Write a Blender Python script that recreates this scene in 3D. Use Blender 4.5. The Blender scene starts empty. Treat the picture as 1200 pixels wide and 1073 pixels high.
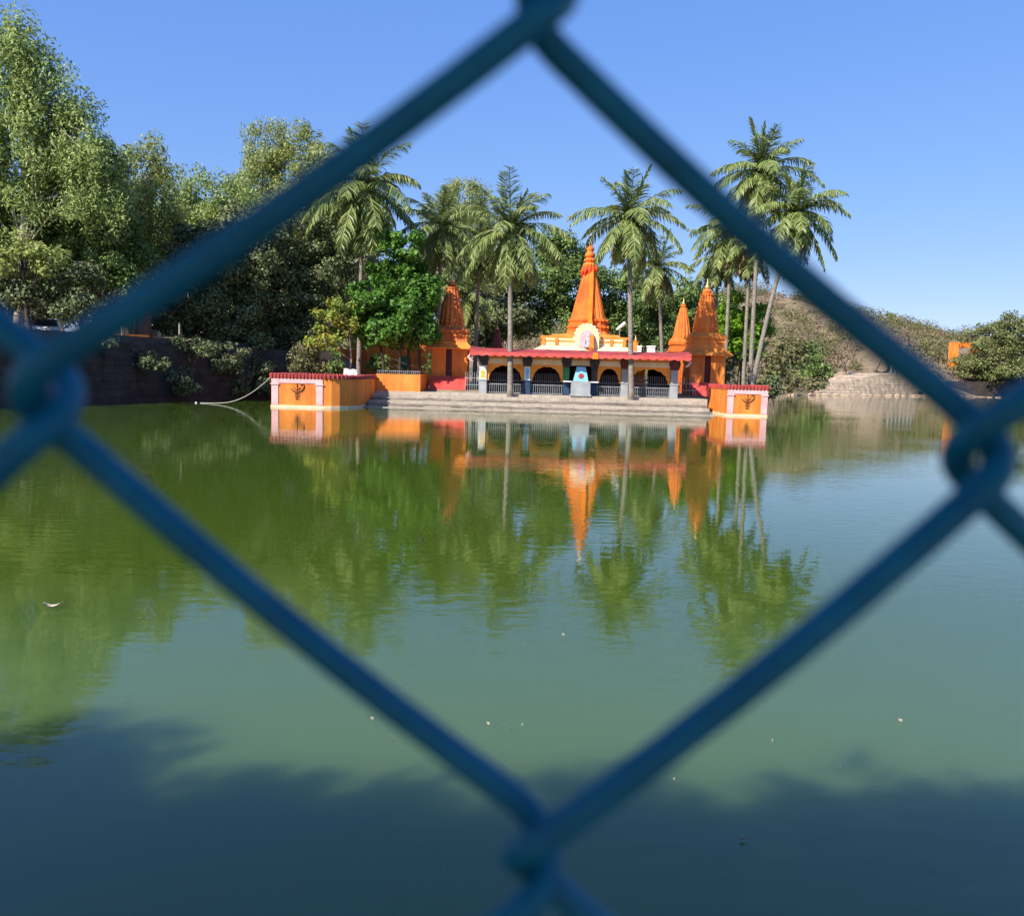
import bpy, math, random
import numpy as np
from mathutils import Vector, Matrix

scene = bpy.context.scene
COL = scene.collection
R = math.radians

# ------------------------------------------------------------------ camera
F, EYE = 1000.0, 2.33                      # focal length in photo pixels (1200 wide), eye height over the water
PITCH, ROLL = math.atan(100.5 / F), R(1.5)
cam_data = bpy.data.cameras.new("camera")
cam = bpy.data.objects.new("camera", cam_data)
COL.objects.link(cam)
cp, sp, cr, sr = math.cos(PITCH), math.sin(PITCH), math.cos(ROLL), math.sin(ROLL)
fwd = Vector((0, cp, -sp)); up0 = Vector((0, sp, cp)); right0 = Vector((1, 0, 0))
rt = right0 * cr + up0 * sr
up = right0 * -sr + up0 * cr
m = Matrix((rt, up, -fwd)).transposed().to_4x4()
m.translation = Vector((0, 0, EYE))
cam.matrix_world = m
cam_data.sensor_fit = 'HORIZONTAL'
cam_data.sensor_width = 36.0
cam_data.lens = 36.0 * F / 1200.0
cam_data.clip_start = 0.01
cam_data.clip_end = 5000
cam_data.dof.use_dof = True
cam_data.dof.focus_distance = 58.0
cam_data.dof.aperture_fstop = 14.5
scene.camera = cam

# ------------------------------------------------------------------ light
SUN_EL, SUN_AZ = R(40), R(43)              # azimuth: to the left of straight behind the camera
to_sun = Vector((-math.sin(SUN_AZ) * math.cos(SUN_EL), -math.cos(SUN_AZ) * math.cos(SUN_EL), math.sin(SUN_EL)))
world = bpy.data.worlds.new("World")
scene.world = world
world.use_nodes = True
wn = world.node_tree
bg = wn.nodes["Background"]
sky = wn.nodes.new("ShaderNodeTexSky")
sky.sky_type = 'NISHITA'
sky.sun_disc = False
sky.sun_elevation = SUN_EL
sky.sun_rotation = math.atan2(to_sun.x, to_sun.y)
sky.altitude = 2200
sky.air_density = 1.0
sky.dust_density = 0.1
sky.ozone_density = 3.0
hs = wn.nodes.new("ShaderNodeHueSaturation")
hs.inputs["Saturation"].default_value = 1.18
wn.links.new(sky.outputs[0], hs.inputs["Color"])
# camera-like rendering of the sky: softer step from zenith to horizon
sep = wn.nodes.new("ShaderNodeSeparateColor"); com = wn.nodes.new("ShaderNodeCombineColor")
wn.links.new(hs.outputs[0], sep.inputs[0])
for i_, (g_, k_) in enumerate(((0.61, 0.93), (0.50, 1.155), (0.25, 2.52))):
    pw = wn.nodes.new("ShaderNodeMath"); pw.operation = 'POWER'; pw.inputs[1].default_value = g_
    ml = wn.nodes.new("ShaderNodeMath"); ml.operation = 'MULTIPLY'; ml.inputs[1].default_value = k_
    wn.links.new(sep.outputs[i_], pw.inputs[0]); wn.links.new(pw.outputs[0], ml.inputs[0]); wn.links.new(ml.outputs[0], com.inputs[i_])
wn.links.new(com.outputs[0], bg.inputs[0])
bg.inputs[1].default_value = 0.133
sun_data = bpy.data.lights.new("sun", 'SUN')
sun_data.energy = 4.1
sun_data.angle = R(0.5)
sun_data.color = (1.0, 0.95, 0.87)
sun = bpy.data.objects.new("sun", sun_data)
COL.objects.link(sun)
sun.rotation_euler = to_sun.to_track_quat('Z', 'Y').to_euler()
scene.view_settings.view_transform = 'Standard'
scene.view_settings.look = 'None'
scene.view_settings.exposure = 0.95
scene.view_settings.gamma = 1.0

# ------------------------------------------------------------------ helpers
def at(px, py, Y):
    """world point at depth Y that stands where the photo shows (px, py)"""
    x, y = px - 600, py - 536.5
    xu, yu = x * cr + y * sr, -x * sr + y * cr
    fy = F * cp - yu * sp
    fz = -F * sp - yu * cp
    t = Y / fy
    return Vector((xu * t, Y, EYE + fz * t))

def tag(o, label=None, cat=None, group=None, kind=None):
    if label: o["label"] = label
    if cat: o["category"] = cat
    if group: o["group"] = group
    if kind: o["kind"] = kind
    return o

def empty(name, loc, label, cat, group=None, rz=0):
    o = bpy.data.objects.new(name, None)
    o.empty_display_size = 0.3
    o.location = loc
    o.rotation_euler = (0, 0, rz)
    COL.objects.link(o)
    return tag(o, label, cat, group)

def link_mesh(name, me, mat, parent=None, smooth=False):
    o = bpy.data.objects.new(name, me)
    if mat is not None and not me.materials:
        me.materials.append(mat)
    COL.objects.link(o)
    if smooth:
        me.polygons.foreach_set("use_smooth", [True] * len(me.polygons))
    if parent is not None:
        o.parent = parent
        o.location = -Vector(parent.location) if parent.get("_abs") else (0, 0, 0)
    return o

def np_mesh(name, V, Fq):
    """V (n,3), Fq (m,k) constant k"""
    V = np.asarray(V, dtype=np.float32); Fq = np.asarray(Fq, dtype=np.int32)
    me = bpy.data.meshes.new(name)
    k = Fq.shape[1]
    me.vertices.add(len(V)); me.vertices.foreach_set("co", V.ravel())
    me.loops.add(Fq.size); me.loops.foreach_set("vertex_index", Fq.ravel())
    me.polygons.add(len(Fq))
    me.polygons.foreach_set("loop_start", np.arange(0, Fq.size, k, dtype=np.int32))
    me.update(calc_edges=True)
    return me

class MB:
    """collects shapes, builds ONE mesh object"""
    def __init__(self): self.v = []; self.f = []
    def add(self, vs, fs):
        n = len(self.v)
        self.v += [tuple(p) for p in vs]
        self.f += [tuple(i + n for i in f) for f in fs]
        return self
    def box(self, x0, x1, y0, y1, z0, z1, taper=0.0):
        t = taper
        return self.add([(x0, y0, z0), (x1, y0, z0), (x1, y1, z0), (x0, y1, z0),
                         (x0 + t, y0 + t, z1), (x1 - t, y0 + t, z1), (x1 - t, y1 - t, z1), (x0 + t, y1 - t, z1)],
                        [(3, 2, 1, 0), (4, 5, 6, 7), (0, 1, 5, 4), (1, 2, 6, 5), (2, 3, 7, 6), (3, 0, 4, 7)])
    def prism(self, pts, z0, z1, scale_top=None):
        n = len(pts)
        vs = [(x, y, z0) for x, y in pts] + [(x, y, z1) for x, y in pts]
        fs = [tuple(range(n))[::-1], tuple(range(n, 2 * n))] + [(i, (i + 1) % n, n + (i + 1) % n, n + i) for i in range(n)]
        return self.add(vs, fs)
    def panel(self, pts, y0, y1):
        """outline in x,z extruded along y"""
        n = len(pts)
        vs = [(x, y0, z) for x, z in pts] + [(x, y1, z) for x, z in pts]
        fs = [tuple(range(n)), tuple(range(n, 2 * n))[::-1]] + [(i, n + i, n + (i + 1) % n, (i + 1) % n) for i in range(n)]
        return self.add(vs, fs)
    def loft(self, plan, levels, cx=0, cy=0):
        n = len(plan); vs = []; fs = []
        for z, s in levels:
            vs += [(cx + x * s, cy + y * s, z) for x, y in plan]
        for l in range(len(levels) - 1):
            a, b = l * n, (l + 1) * n
            fs += [(a + i, a + (i + 1) % n, b + (i + 1) % n, b + i) for i in range(n)]
        fs.append(tuple(range(n))[::-1]); k = (len(levels) - 1) * n
        fs.append(tuple(range(k, k + n)))
        return self.add(vs, fs)
    def lathe(self, prof, cx=0, cy=0, n=16, rib=0.0):
        plan = []
        for i in range(n):
            a = 2 * math.pi * i / n
            r = 1 + (rib if i % 2 else -rib)
            plan.append((r * math.cos(a), r * math.sin(a)))
        return self.loft(plan, [(z, max(r, 1e-4)) for r, z in prof], cx, cy)
    def tube(self, pts, rad, n=8):
        pts = [Vector(p) for p in pts]
        m = len(pts); rads = rad if hasattr(rad, '__len__') else [rad] * m
        vs = []; ref = None
        for i, p in enumerate(pts):
            d = (pts[min(i + 1, m - 1)] - pts[max(i - 1, 0)]).normalized()
            if ref is None:
                ref = d.orthogonal().normalized()
            u = (ref - d * ref.dot(d))
            u = u.normalized() if u.length > 1e-6 else d.orthogonal().normalized()
            ref = u
            w = d.cross(u)
            for k in range(n):
                a = 2 * math.pi * k / n
                vs.append(p + (u * math.cos(a) + w * math.sin(a)) * rads[i])
        fs = []
        for i in range(m - 1):
            a, b = i * n, (i + 1) * n
            fs += [(a + k, a + (k + 1) % n, b + (k + 1) % n, b + k) for k in range(n)]
        fs.append(tuple(range(n))[::-1]); fs.append(tuple(range((m - 1) * n, m * n)))
        return self.add(vs, fs)
    def mesh(self, name):
        me = bpy.data.meshes.new(name)
        me.from_pydata(self.v, [], self.f)
        me.update()
        return me
    def build(self, name, mat, parent=None, smooth=False):
        return link_mesh(name, self.mesh(name), mat, parent, smooth)

# ------------------------------------------------------------------ materials
def nodes_of(mat):
    mat.use_nodes = True
    nt = mat.node_tree
    return nt, nt.nodes["Principled BSDF"]

def ramp_node(nt, stops, interp='LINEAR'):
    r = nt.nodes.new("ShaderNodeValToRGB")
    r.color_ramp.interpolation = interp
    els = r.color_ramp.elements
    while len(els) < len(stops): els.new(0.5)
    for e, (p, c) in zip(els, stops):
        e.position = p; e.color = (*c, 1)
    return r

def rough_mat(name, c1, c2, scale=3.0, rough=0.75, bump=0.3, streak=1.0, c3=None, spec=0.3, metal=0.0):
    """paint, plaster, stone: two tones broken up by noise, with a stretched dirt pattern"""
    mat = bpy.data.materials.new(name)
    nt, b = nodes_of(mat)
    tc = nt.nodes.new("ShaderNodeTexCoord")
    mp = nt.nodes.new("ShaderNodeMapping"); mp.inputs["Scale"].default_value = (1, 1, streak)
    nt.links.new(tc.outputs["Object"], mp.inputs[0])
    n1 = nt.nodes.new("ShaderNodeTexNoise"); n1.inputs["Scale"].default_value = scale
    n1.inputs["Detail"].default_value = 8; n1.inputs["Roughness"].default_value = 0.65
    nt.links.new(mp.outputs[0], n1.inputs["Vector"])
    stops = [(0.35, c1), (0.62, c2)] + ([(0.72, c3)] if c3 else [])
    rp = ramp_node(nt, stops)
    nt.links.new(n1.outputs["Fac"], rp.inputs[0])
    nt.links.new(rp.outputs[0], b.inputs["Base Color"])
    b.inputs["Roughness"].default_value = rough
    b.inputs["Specular IOR Level"].default_value = spec
    b.inputs["Metallic"].default_value = metal
    if bump:
        bp = nt.nodes.new("ShaderNodeBump"); bp.inputs["Strength"].default_value = bump
        bp.inputs["Distance"].default_value = 0.04
        nt.links.new(n1.outputs["Fac"], bp.inputs["Height"])
        nt.links.new(bp.outputs[0], b.inputs["Normal"])
    return mat

def masonry_mat(name, c1, c2, mortar, bw, bh, scale=1.0, rough=0.85, axis='XZ'):
    mat = bpy.data.materials.new(name)
    nt, b = nodes_of(mat)
    tc = nt.nodes.new("ShaderNodeTexCoord")
    sx = nt.nodes.new("ShaderNodeSeparateXYZ"); nt.links.new(tc.outputs["Object"], sx.inputs[0])
    ad = nt.nodes.new("ShaderNodeMath"); ad.operation = 'ADD'
    nt.links.new(sx.outputs[0], ad.inputs[0]); nt.links.new(sx.outputs[1], ad.inputs[1])
    cx = nt.nodes.new("ShaderNodeCombineXYZ")
    nt.links.new(ad.outputs[0], cx.inputs[0]); nt.links.new(sx.outputs[2], cx.inputs[1])
    br = nt.nodes.new("ShaderNodeTexBrick")
    br.inputs["Color1"].default_value = (*c1, 1); br.inputs["Color2"].default_value = (*c2, 1)
    br.inputs["Mortar"].default_value = (*mortar, 1)
    br.inputs["Scale"].default_value = scale
    br.inputs["Brick Width"].default_value = bw; br.inputs["Row Height"].default_value = bh
    br.inputs["Mortar Size"].default_value = 0.02; br.inputs["Bias"].default_value = -0.1
    nz = nt.nodes.new("ShaderNodeTexNoise"); nz.inputs["Scale"].default_value = 1.3; nz.inputs["Detail"].default_value = 8
    nt.links.new(tc.outputs["Object"], nz.inputs["Vector"])
    vm = nt.nodes.new("ShaderNodeMixRGB"); vm.blend_type = 'ADD'; vm.inputs[0].default_value = 0.3
    nt.links.new(cx.outputs[0], vm.inputs[1]); nt.links.new(nz.outputs["Color"], vm.inputs[2])
    nt.links.new(vm.outputs[0], br.inputs["Vector"])
    rp = ramp_node(nt, [(0.3, (0.45, 0.43, 0.4)), (0.65, (1.1, 1.05, 1.0))])
    nt.links.new(nz.outputs["Fac"], rp.inputs[0])
    mx = nt.nodes.new("ShaderNodeMixRGB"); mx.blend_type = 'MULTIPLY'; mx.inputs[0].default_value = 0.8
    nt.links.new(br.outputs["Color"], mx.inputs[1]); nt.links.new(rp.outputs[0], mx.inputs[2])
    nt.links.new(mx.outputs[0], b.inputs["Base Color"])
    b.inputs["Roughness"].default_value = rough
    bp = nt.nodes.new("ShaderNodeBump"); bp.inputs["Strength"].default_value = 0.6; bp.inputs["Distance"].default_value = 0.05
    nt.links.new(br.outputs["Fac"], bp.inputs["Height"]); bp.invert = True
    nt.links.new(bp.outputs[0], b.inputs["Normal"])
    return mat

def leaf_mat(name, cols, trans=0.3, rough=0.55, spec=0.2, patch=0.35):
    """foliage: each leaf its own tone, plus large patches of older and younger leaves"""
    mat = bpy.data.materials.new(name)
    nt, b = nodes_of(mat)
    geo = nt.nodes.new("ShaderNodeNewGeometry")
    tc = nt.nodes.new("ShaderNodeTexCoord")
    nz = nt.nodes.new("ShaderNodeTexNoise"); nz.inputs["Scale"].default_value = 0.55; nz.inputs["Detail"].default_value = 3
    nt.links.new(tc.outputs["Object"], nz.inputs["Vector"])
    mr = nt.nodes.new("ShaderNodeMapRange"); mr.inputs[1].default_value = 0.3; mr.inputs[2].default_value = 0.7
    nt.links.new(nz.outputs["Fac"], mr.inputs[0])
    mx = nt.nodes.new("ShaderNodeMath"); mx.operation = 'MULTIPLY_ADD'
    mx.inputs[1].default_value = patch
    sc = nt.nodes.new("ShaderNodeMath"); sc.operation = 'MULTIPLY'; sc.inputs[1].default_value = 1 - patch
    nt.links.new(geo.outputs["Random Per Island"], sc.inputs[0])
    nt.links.new(mr.outputs[0], mx.inputs[0]); nt.links.new(sc.outputs[0], mx.inputs[2])
    k = len(cols)
    rp = ramp_node(nt, [(i / max(k - 1, 1), c) for i, c in enumerate(cols)])
    nt.links.new(mx.outputs[0], rp.inputs[0])
    nt.links.new(rp.outputs[0], b.inputs["Base Color"])
    b.inputs["Roughness"].default_value = rough
    b.inputs["Specular IOR Level"].default_value = spec
    tr = nt.nodes.new("ShaderNodeBsdfTranslucent")
    nt.links.new(rp.outputs[0], tr.inputs[0])
    ms = nt.nodes.new("ShaderNodeMixShader"); ms.inputs[0].default_value = trans
    nt.links.new(b.outputs[0], ms.inputs[1]); nt.links.new(tr.outputs[0], ms.inputs[2])
    nt.links.new(ms.outputs[0], nt.nodes["Material Output"].inputs[0])
    return mat

M = {}
M['orange'] = rough_mat('orange_paint', (0.60, 0.15, 0.025), (0.90, 0.28, 0.045), 1.3, 0.65, 0.2, 0.3, (0.84, 0.30, 0.08))
M['spire'] = rough_mat('spire_orange_paint', (0.52, 0.10, 0.015), (0.86, 0.22, 0.03), 1.6, 0.6, 0.25, 0.25, (0.8, 0.25, 0.06))
M['amber'] = rough_mat('amber_wall_paint', (0.75, 0.25, 0.035), (0.85, 0.33, 0.055), 1.2, 0.7, 0.1, 0.5)
M['dull_orange'] = rough_mat('dull_orange_paint', (0.36, 0.09, 0.03), (0.72, 0.2, 0.05), 1.8, 0.75, 0.3, 0.3)  # darker, duller orange for the tier and spire of one turret
M['red'] = rough_mat('red_paint', (0.28, 0.036, 0.032), (0.43, 0.062, 0.054), 1.6, 0.55, 0.15, 0.6)
M['step_red'] = rough_mat('red_stair_paint', (0.52, 0.06, 0.05), (0.68, 0.12, 0.10), 2.0, 0.7, 0.15)
M['pink'] = rough_mat('pink_paint', (0.74, 0.36, 0.36), (0.82, 0.48, 0.46), 2.2, 0.65, 0.1)
M['cream'] = rough_mat('cream_paint', (0.72, 0.52, 0.30), (0.85, 0.66, 0.42), 2.0, 0.7, 0.1, 0.4)
M['white'] = rough_mat('white_paint', (0.72, 0.70, 0.66), (0.84, 0.82, 0.78), 2.0, 0.6, 0.1)
M['rail_white'] = rough_mat('white_rail_paint', (0.2, 0.22, 0.24), (0.38, 0.39, 0.4), 3.0, 0.5, 0.0)
M['rail_dim'] = rough_mat('dull_grey_rail_paint', (0.16, 0.17, 0.19), (0.3, 0.3, 0.31), 6.0, 0.5, 0.0)
M['grey'] = rough_mat('grey_paint', (0.26, 0.28, 0.29), (0.38, 0.39, 0.38), 2.0, 0.75, 0.2)
M['dark'] = rough_mat('dark_stone', (0.035, 0.032, 0.035), (0.075, 0.065, 0.06), 2.5, 0.8, 0.3)
M['navy'] = rough_mat('navy_dado_paint', (0.015, 0.035, 0.075), (0.03, 0.06, 0.12), 2.5, 0.6, 0.1)
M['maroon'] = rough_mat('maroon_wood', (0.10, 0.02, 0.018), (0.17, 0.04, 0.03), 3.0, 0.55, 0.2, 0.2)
M['blue'] = rough_mat('sky_blue_paint', (0.18, 0.48, 0.72), (0.28, 0.60, 0.82), 2.0, 0.6, 0.05)
M['green'] = rough_mat('green_paint', (0.02, 0.13, 0.06), (0.04, 0.2, 0.09), 2.0, 0.6, 0.05)
M['yellow'] = rough_mat('yellow_paint', (0.75, 0.42, 0.05), (0.85, 0.52, 0.09), 2.0, 0.6, 0.05)
M['gold'] = rough_mat('gilded_metal', (0.7, 0.40, 0.12), (0.85, 0.6, 0.25), 5.0, 0.35, 0.0, 1, None, 0.5, 0.6)
M['emblem'] = rough_mat('dark_emblem_paint', (0.16, 0.05, 0.02), (0.25, 0.08, 0.03), 4.0, 0.6, 0.0)
M['cloth'] = rough_mat('saffron_cloth', (0.85, 0.16, 0.01), (0.92, 0.24, 0.02), 2.0, 0.8, 0.1)
M['red_cloth'] = rough_mat('vermilion_cloth', (0.8, 0.05, 0.01), (0.88, 0.1, 0.02), 2.0, 0.8, 0.1)
M['steps'] = masonry_mat('tan_stone_courses', (0.36, 0.30, 0.24), (0.27, 0.23, 0.19), (0.14, 0.12, 0.1), 1.1, 0.3)
M['slab'] = rough_mat('pale_stone_slab', (0.33, 0.28, 0.22), (0.48, 0.40, 0.31), 2.5, 0.85, 0.3)
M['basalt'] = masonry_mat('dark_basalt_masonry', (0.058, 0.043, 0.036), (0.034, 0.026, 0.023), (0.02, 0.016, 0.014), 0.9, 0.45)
M['rubble'] = masonry_mat('tan_rubble_masonry', (0.56, 0.42, 0.29), (0.44, 0.33, 0.23), (0.26, 0.2, 0.14), 0.9, 0.5)
M['bark'] = rough_mat('grey_brown_bark', (0.09, 0.07, 0.05), (0.2, 0.16, 0.12), 5.0, 0.9, 0.7, 0.25)
M['dark_bark'] = rough_mat('dark_bark', (0.03, 0.023, 0.018), (0.07, 0.055, 0.04), 5.0, 0.9, 0.7, 0.25)
M['pale_bark'] = rough_mat('pale_smooth_bark', (0.33, 0.27, 0.2), (0.52, 0.46, 0.38), 2.5, 0.75, 0.3, 0.3)
M['twig'] = rough_mat('dry_brown_bark', (0.16, 0.115, 0.08), (0.28, 0.21, 0.15), 3.0, .9, .2)
M['palm_bark'] = rough_mat('ringed_palm_bark', (0.15, 0.125, 0.1), (0.29, 0.25, 0.2), 3.0, 0.85, 0.5, 3.0)
M['rope'] = rough_mat('pale_rope', (0.5, 0.48, 0.42), (0.65, 0.62, 0.55), 9.0, 0.9, 0.0)
M['black'] = rough_mat('black_rubber', (0.012, 0.012, 0.012), (0.025, 0.025, 0.025), 4.0, 0.7, 0.0)
M['car_white'] = rough_mat('white_car_paint', (0.72, 0.73, 0.74), (0.8, 0.8, 0.8), 1.0, 0.25, 0.0, 1, None, 0.5)
M['glass'] = rough_mat('dark_window_glass', (0.02, 0.025, 0.03), (0.03, 0.035, 0.04), 1.0, 0.08, 0.0, 1, None, 0.6)
M['soil'] = rough_mat('brown_soil', (0.12, 0.075, 0.045), (0.2, 0.13, 0.08), 2.0, 0.95, 0.5)
M['petal'] = rough_mat('pale_dry_leaf', (0.45, 0.33, 0.24), (0.62, 0.5, 0.4), 20.0, 0.8, 0.0)
M['fence'] = rough_mat('blue_plastic_coating', (0.002, 0.105, 0.165), (0.004, 0.15, 0.225), 90.0, 0.42, 0.15, 1, None, 0.25)
M['rust'] = rough_mat('rust_red_awning', (0.30, 0.06, 0.04), (0.45, 0.12, 0.07), 2.0, 0.8, 0.1)
M['tan'] = rough_mat('tan_board', (0.5, 0.3, 0.16), (0.62, 0.42, 0.26), 2.0, 0.8, 0.1)  # the stall boards' own tan

L = {}
L['euc'] = leaf_mat('pale_drooping_foliage', [(0.117, 0.170, 0.057), (0.255, 0.342, 0.103), (0.416, 0.500, 0.170), (0.600, 0.637, 0.252)], 0.35)
L['euc_yellow'] = leaf_mat('yellow_green_foliage', [(0.122, 0.155, 0.046), (0.261, 0.300, 0.082), (0.419, 0.455, 0.136), (0.523, 0.545, 0.217)], 0.35)
L['dark'] = leaf_mat('dark_olive_foliage', [(0.060, 0.076, 0.040), (0.113, 0.140, 0.062), (0.190, 0.220, 0.091), (0.301, 0.310, 0.156)], 0.15)
L['mid'] = leaf_mat('mid_green_foliage', [(0.057, 0.094, 0.032), (0.115, 0.177, 0.045), (0.195, 0.281, 0.072), (0.322, 0.397, 0.125)], 0.25)
L['bright'] = leaf_mat('bright_green_foliage', [(0.033, 0.090, 0.013), (0.073, 0.175, 0.022), (0.122, 0.256, 0.034), (0.200, 0.356, 0.062)], 0.25, 0.5, 0.3)
L['lime'] = leaf_mat('lime_green_foliage', [(0.066, 0.145, 0.011), (0.132, 0.264, 0.016), (0.211, 0.370, 0.024), (0.290, 0.449, 0.040)], 0.3)
L['orange_tip'] = leaf_mat('green_foliage_with_rusty_tips', [(0.098, 0.145, 0.029), (0.214, 0.291, 0.059), (0.370, 0.388, 0.059), (0.660, 0.291, 0.059)], 0.3, 0.5, 0.3, 0.55)
L['palm'] = leaf_mat('palm_frond_green', [(0.085, 0.119, 0.033), (0.175, 0.232, 0.061), (0.305, 0.357, 0.114), (0.473, 0.499, 0.215)], 0.3, 0.42, 0.4, 0.4)
L['dry'] = leaf_mat('dry_palm_frond', [(0.15, 0.095, 0.04), (0.26, 0.17, 0.08), (0.36, 0.25, 0.12)], 0.2, 0.7, 0.2)
L['scrub'] = leaf_mat('olive_scrub', [(0.084, 0.090, 0.036), (0.156, 0.156, 0.060), (0.228, 0.204, 0.096), (0.300, 0.240, 0.132)], 0.2, 0.7, 0.15)
L['drybush'] = leaf_mat('dry_brown_scrub', [(0.16, 0.11, 0.07), (0.25, 0.18, 0.11), (0.32, 0.24, 0.16), (0.3, 0.19, 0.14)], 0.15, 0.8, 0.1)

# ------------------------------------------------------------------ the setting: lake, ground, hill
LAKE = [(-90, 0.9), (90, 0.9), (125, 40), (125, 150), (88, 158.5), (71, 151.5), (50, 137), (43.6, 130.5), (24, 119), (17.0, 100),
        (16.4, 57.5), (12, 57.2), (-9, 57.2), (-12.5, 60.8), (-18.0, 60.0), (-22.0, 53.2), (-25.3, 40.8), (-31, 20), (-60, 8)]

def poly_dist(X, Y, poly):
    """signed distance, positive outside"""
    d2 = np.full(X.shape, 1e18); inside = np.zeros(X.shape, bool)
    n = len(poly)
    for i in range(n):
        (x0, y0), (x1, y1) = poly[i], poly[(i + 1) % n]
        ex, ey = x1 - x0, y1 - y0
        t = np.clip(((X - x0) * ex + (Y - y0) * ey) / (ex * ex + ey * ey), 0, 1)
        d2 = np.minimum(d2, (X - x0 - t * ex) ** 2 + (Y - y0 - t * ey) ** 2)
        c = ((y0 > Y) != (y1 > Y)) & (X < (x1 - x0) * (Y - y0) / (y1 - y0 + 1e-12) + x0)
        inside ^= c
    d = np.sqrt(d2)
    return np.where(inside, -d, d)

def sstep(a, b, x):
    t = np.clip((x - a) / (b - a), 0, 1)
    return t * t * (3 - 2 * t)

def vnoise(x, y, seed=0):
    s = np.zeros_like(x)
    rng = np.random.RandomState(seed)
    for k in range(5):
        f = 0.012 * 2 ** k
        a, b, p, q = rng.rand(4) * 6.28
        s += (np.sin(x * f * 6.28 * math.cos(a) + y * f * 6.28 * math.sin(a) + p) * np.sin(y * f * 5.1 * math.cos(b) - x * f * 5.7 * math.sin(b) + q)) / 1.7 ** k
    return s

def ground_z(X, Y):
    X = np.asarray(X, float); Y = np.asarray(Y, float)
    d = poly_dist(X, Y, LAKE)
    land = np.full(X.shape, 1.0)
    left = sstep(-11, -15, X) * sstep(3, 12, Y)
    land = land + left * 2.3
    land = land + sstep(68, 82, Y) * (1 - left) * 1.0
    hx = np.interp(X, [-200, 20, 60, 75, 97, 125, 170, 250, 420], [4, 15, 24, 24.5, 18, 12.5, 8.5, 6, 5])
    hill = hx * sstep(128, 262, Y + 0.0 * X)
    n = vnoise(X, Y)
    land = land + hill * (1 + 0.035 * n) + 0.10 * n * sstep(75, 110, Y)
    land = np.where(Y < 6, 0.72, land)
    soft = sstep(95, 120, Y)
    w = sstep(0.15, 1.0 + 7.0 * soft, d)
    return land * w - 1.6 * (1 - sstep(-2.5, 0.4, d))

def axis(fine0, fine1, step, lo, hi, grow=1.12):
    a = list(np.arange(fine0, fine1 + 1e-6, step)); s = step
    while a[-1] < hi: s *= grow; a.append(a[-1] + s)
    s = step
    while a[0] > lo: s *= grow; a.insert(0, a[0] - s)
    return np.array(a)

gx = axis(-34, 28, 0.8, -900, 900, 1.06); gy = axis(-4, 66, 0.8, -300, 1500, 1.045)
GX, GY = np.meshgrid(gx, gy)
GZ = ground_z(GX, GY)
nx, ny = len(gx), len(gy)
idx = np.arange(nx * ny).reshape(ny, nx)
quads = np.stack([idx[:-1, :-1], idx[:-1, 1:], idx[1:, 1:], idx[1:, :-1]], -1).reshape(-1, 4)

gm = bpy.data.materials.new('dry_earth_and_grass')
nt, b = nodes_of(gm)
tc = nt.nodes.new("ShaderNodeTexCoord")
n1 = nt.nodes.new("ShaderNodeTexNoise"); n1.inputs["Scale"].default_value = 0.06; n1.inputs["Detail"].default_value = 10; n1.inputs["Roughness"].default_value = 0.7
n2 = nt.nodes.new("ShaderNodeTexNoise"); n2.inputs["Scale"].default_value = 0.9; n2.inputs["Detail"].default_value = 8
for n_ in (n1, n2): nt.links.new(tc.outputs["Object"], n_.inputs["Vector"])
r1 = ramp_node(nt, [(0.36, (0.10, 0.095, 0.035)), (0.46, (0.22, 0.17, 0.085)), (0.56, (0.30, 0.21, 0.13)), (0.68, (0.27, 0.15, 0.10))])
nt.links.new(n1.outputs["Fac"], r1.inputs[0])
r2 = ramp_node(nt, [(0.3, (0.55, 0.55, 0.5)), (0.7, (1.1, 1.08, 1.05))])
nt.links.new(n2.outputs["Fac"], r2.inputs[0])
mx = nt.nodes.new("ShaderNodeMixRGB"); mx.blend_type = 'MULTIPLY'; mx.inputs[0].default_value = 1
nt.links.new(r1.outputs[0], mx.inputs[1]); nt.links.new(r2.outputs[0], mx.inputs[2])
nt.links.new(mx.outputs[0], b.inputs["Base Color"]); b.inputs["Roughness"].default_value = 0.95
bp = nt.nodes.new("ShaderNodeBump"); bp.inputs["Strength"].default_value = 0.5; bp.inputs["Distance"].default_value = 0.3
nt.links.new(n2.outputs["Fac"], bp.inputs["Height"]); nt.links.new(bp.outputs[0], b.inputs["Normal"])
g = link_mesh('ground', np_mesh('ground', np.stack([GX, GY, GZ], -1).reshape(-1, 3), quads), gm, None, True)
tag(g, kind='structure')

# water: murky green body under a rippled surface
wm = bpy.data.materials.new('murky_green_water')
nt, b = nodes_of(wm)
tc = nt.nodes.new("ShaderNodeTexCoord")
nA = nt.nodes.new("ShaderNodeTexNoise"); nA.inputs["Scale"].default_value = 0.045; nA.inputs["Detail"].default_value = 4
nt.links.new(tc.outputs["Object"], nA.inputs["Vector"])
rA = ramp_node(nt, [(0.3, (0.046, 0.078, 0.008)), (0.7, (0.056, 0.094, 0.012))])
nt.links.new(nA.outputs["Fac"], rA.inputs[0])
rB = ramp_node(nt, [(0.3, (0.066, 0.112, 0.034)), (0.7, (0.078, 0.128, 0.044))])     # paler, bluer body colour near the bank
nt.links.new(nA.outputs["Fac"], rB.inputs[0])
sy = nt.nodes.new("ShaderNodeSeparateXYZ"); nt.links.new(tc.outputs["Object"], sy.inputs[0])
ny_ = nt.nodes.new("ShaderNodeMath"); ny_.operation = 'MULTIPLY_ADD'; ny_.inputs[1].default_value = 2.0
nt.links.new(nA.outputs["Fac"], ny_.inputs[0]); nt.links.new(sy.outputs[1], ny_.inputs[2])
mB = nt.nodes.new("ShaderNodeMapRange"); mB.inputs[1].default_value = 6.0; mB.inputs[2].default_value = 10.5
mB.interpolation_type = 'SMOOTHSTEP'
nt.links.new(ny_.outputs[0], mB.inputs[0])
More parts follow.
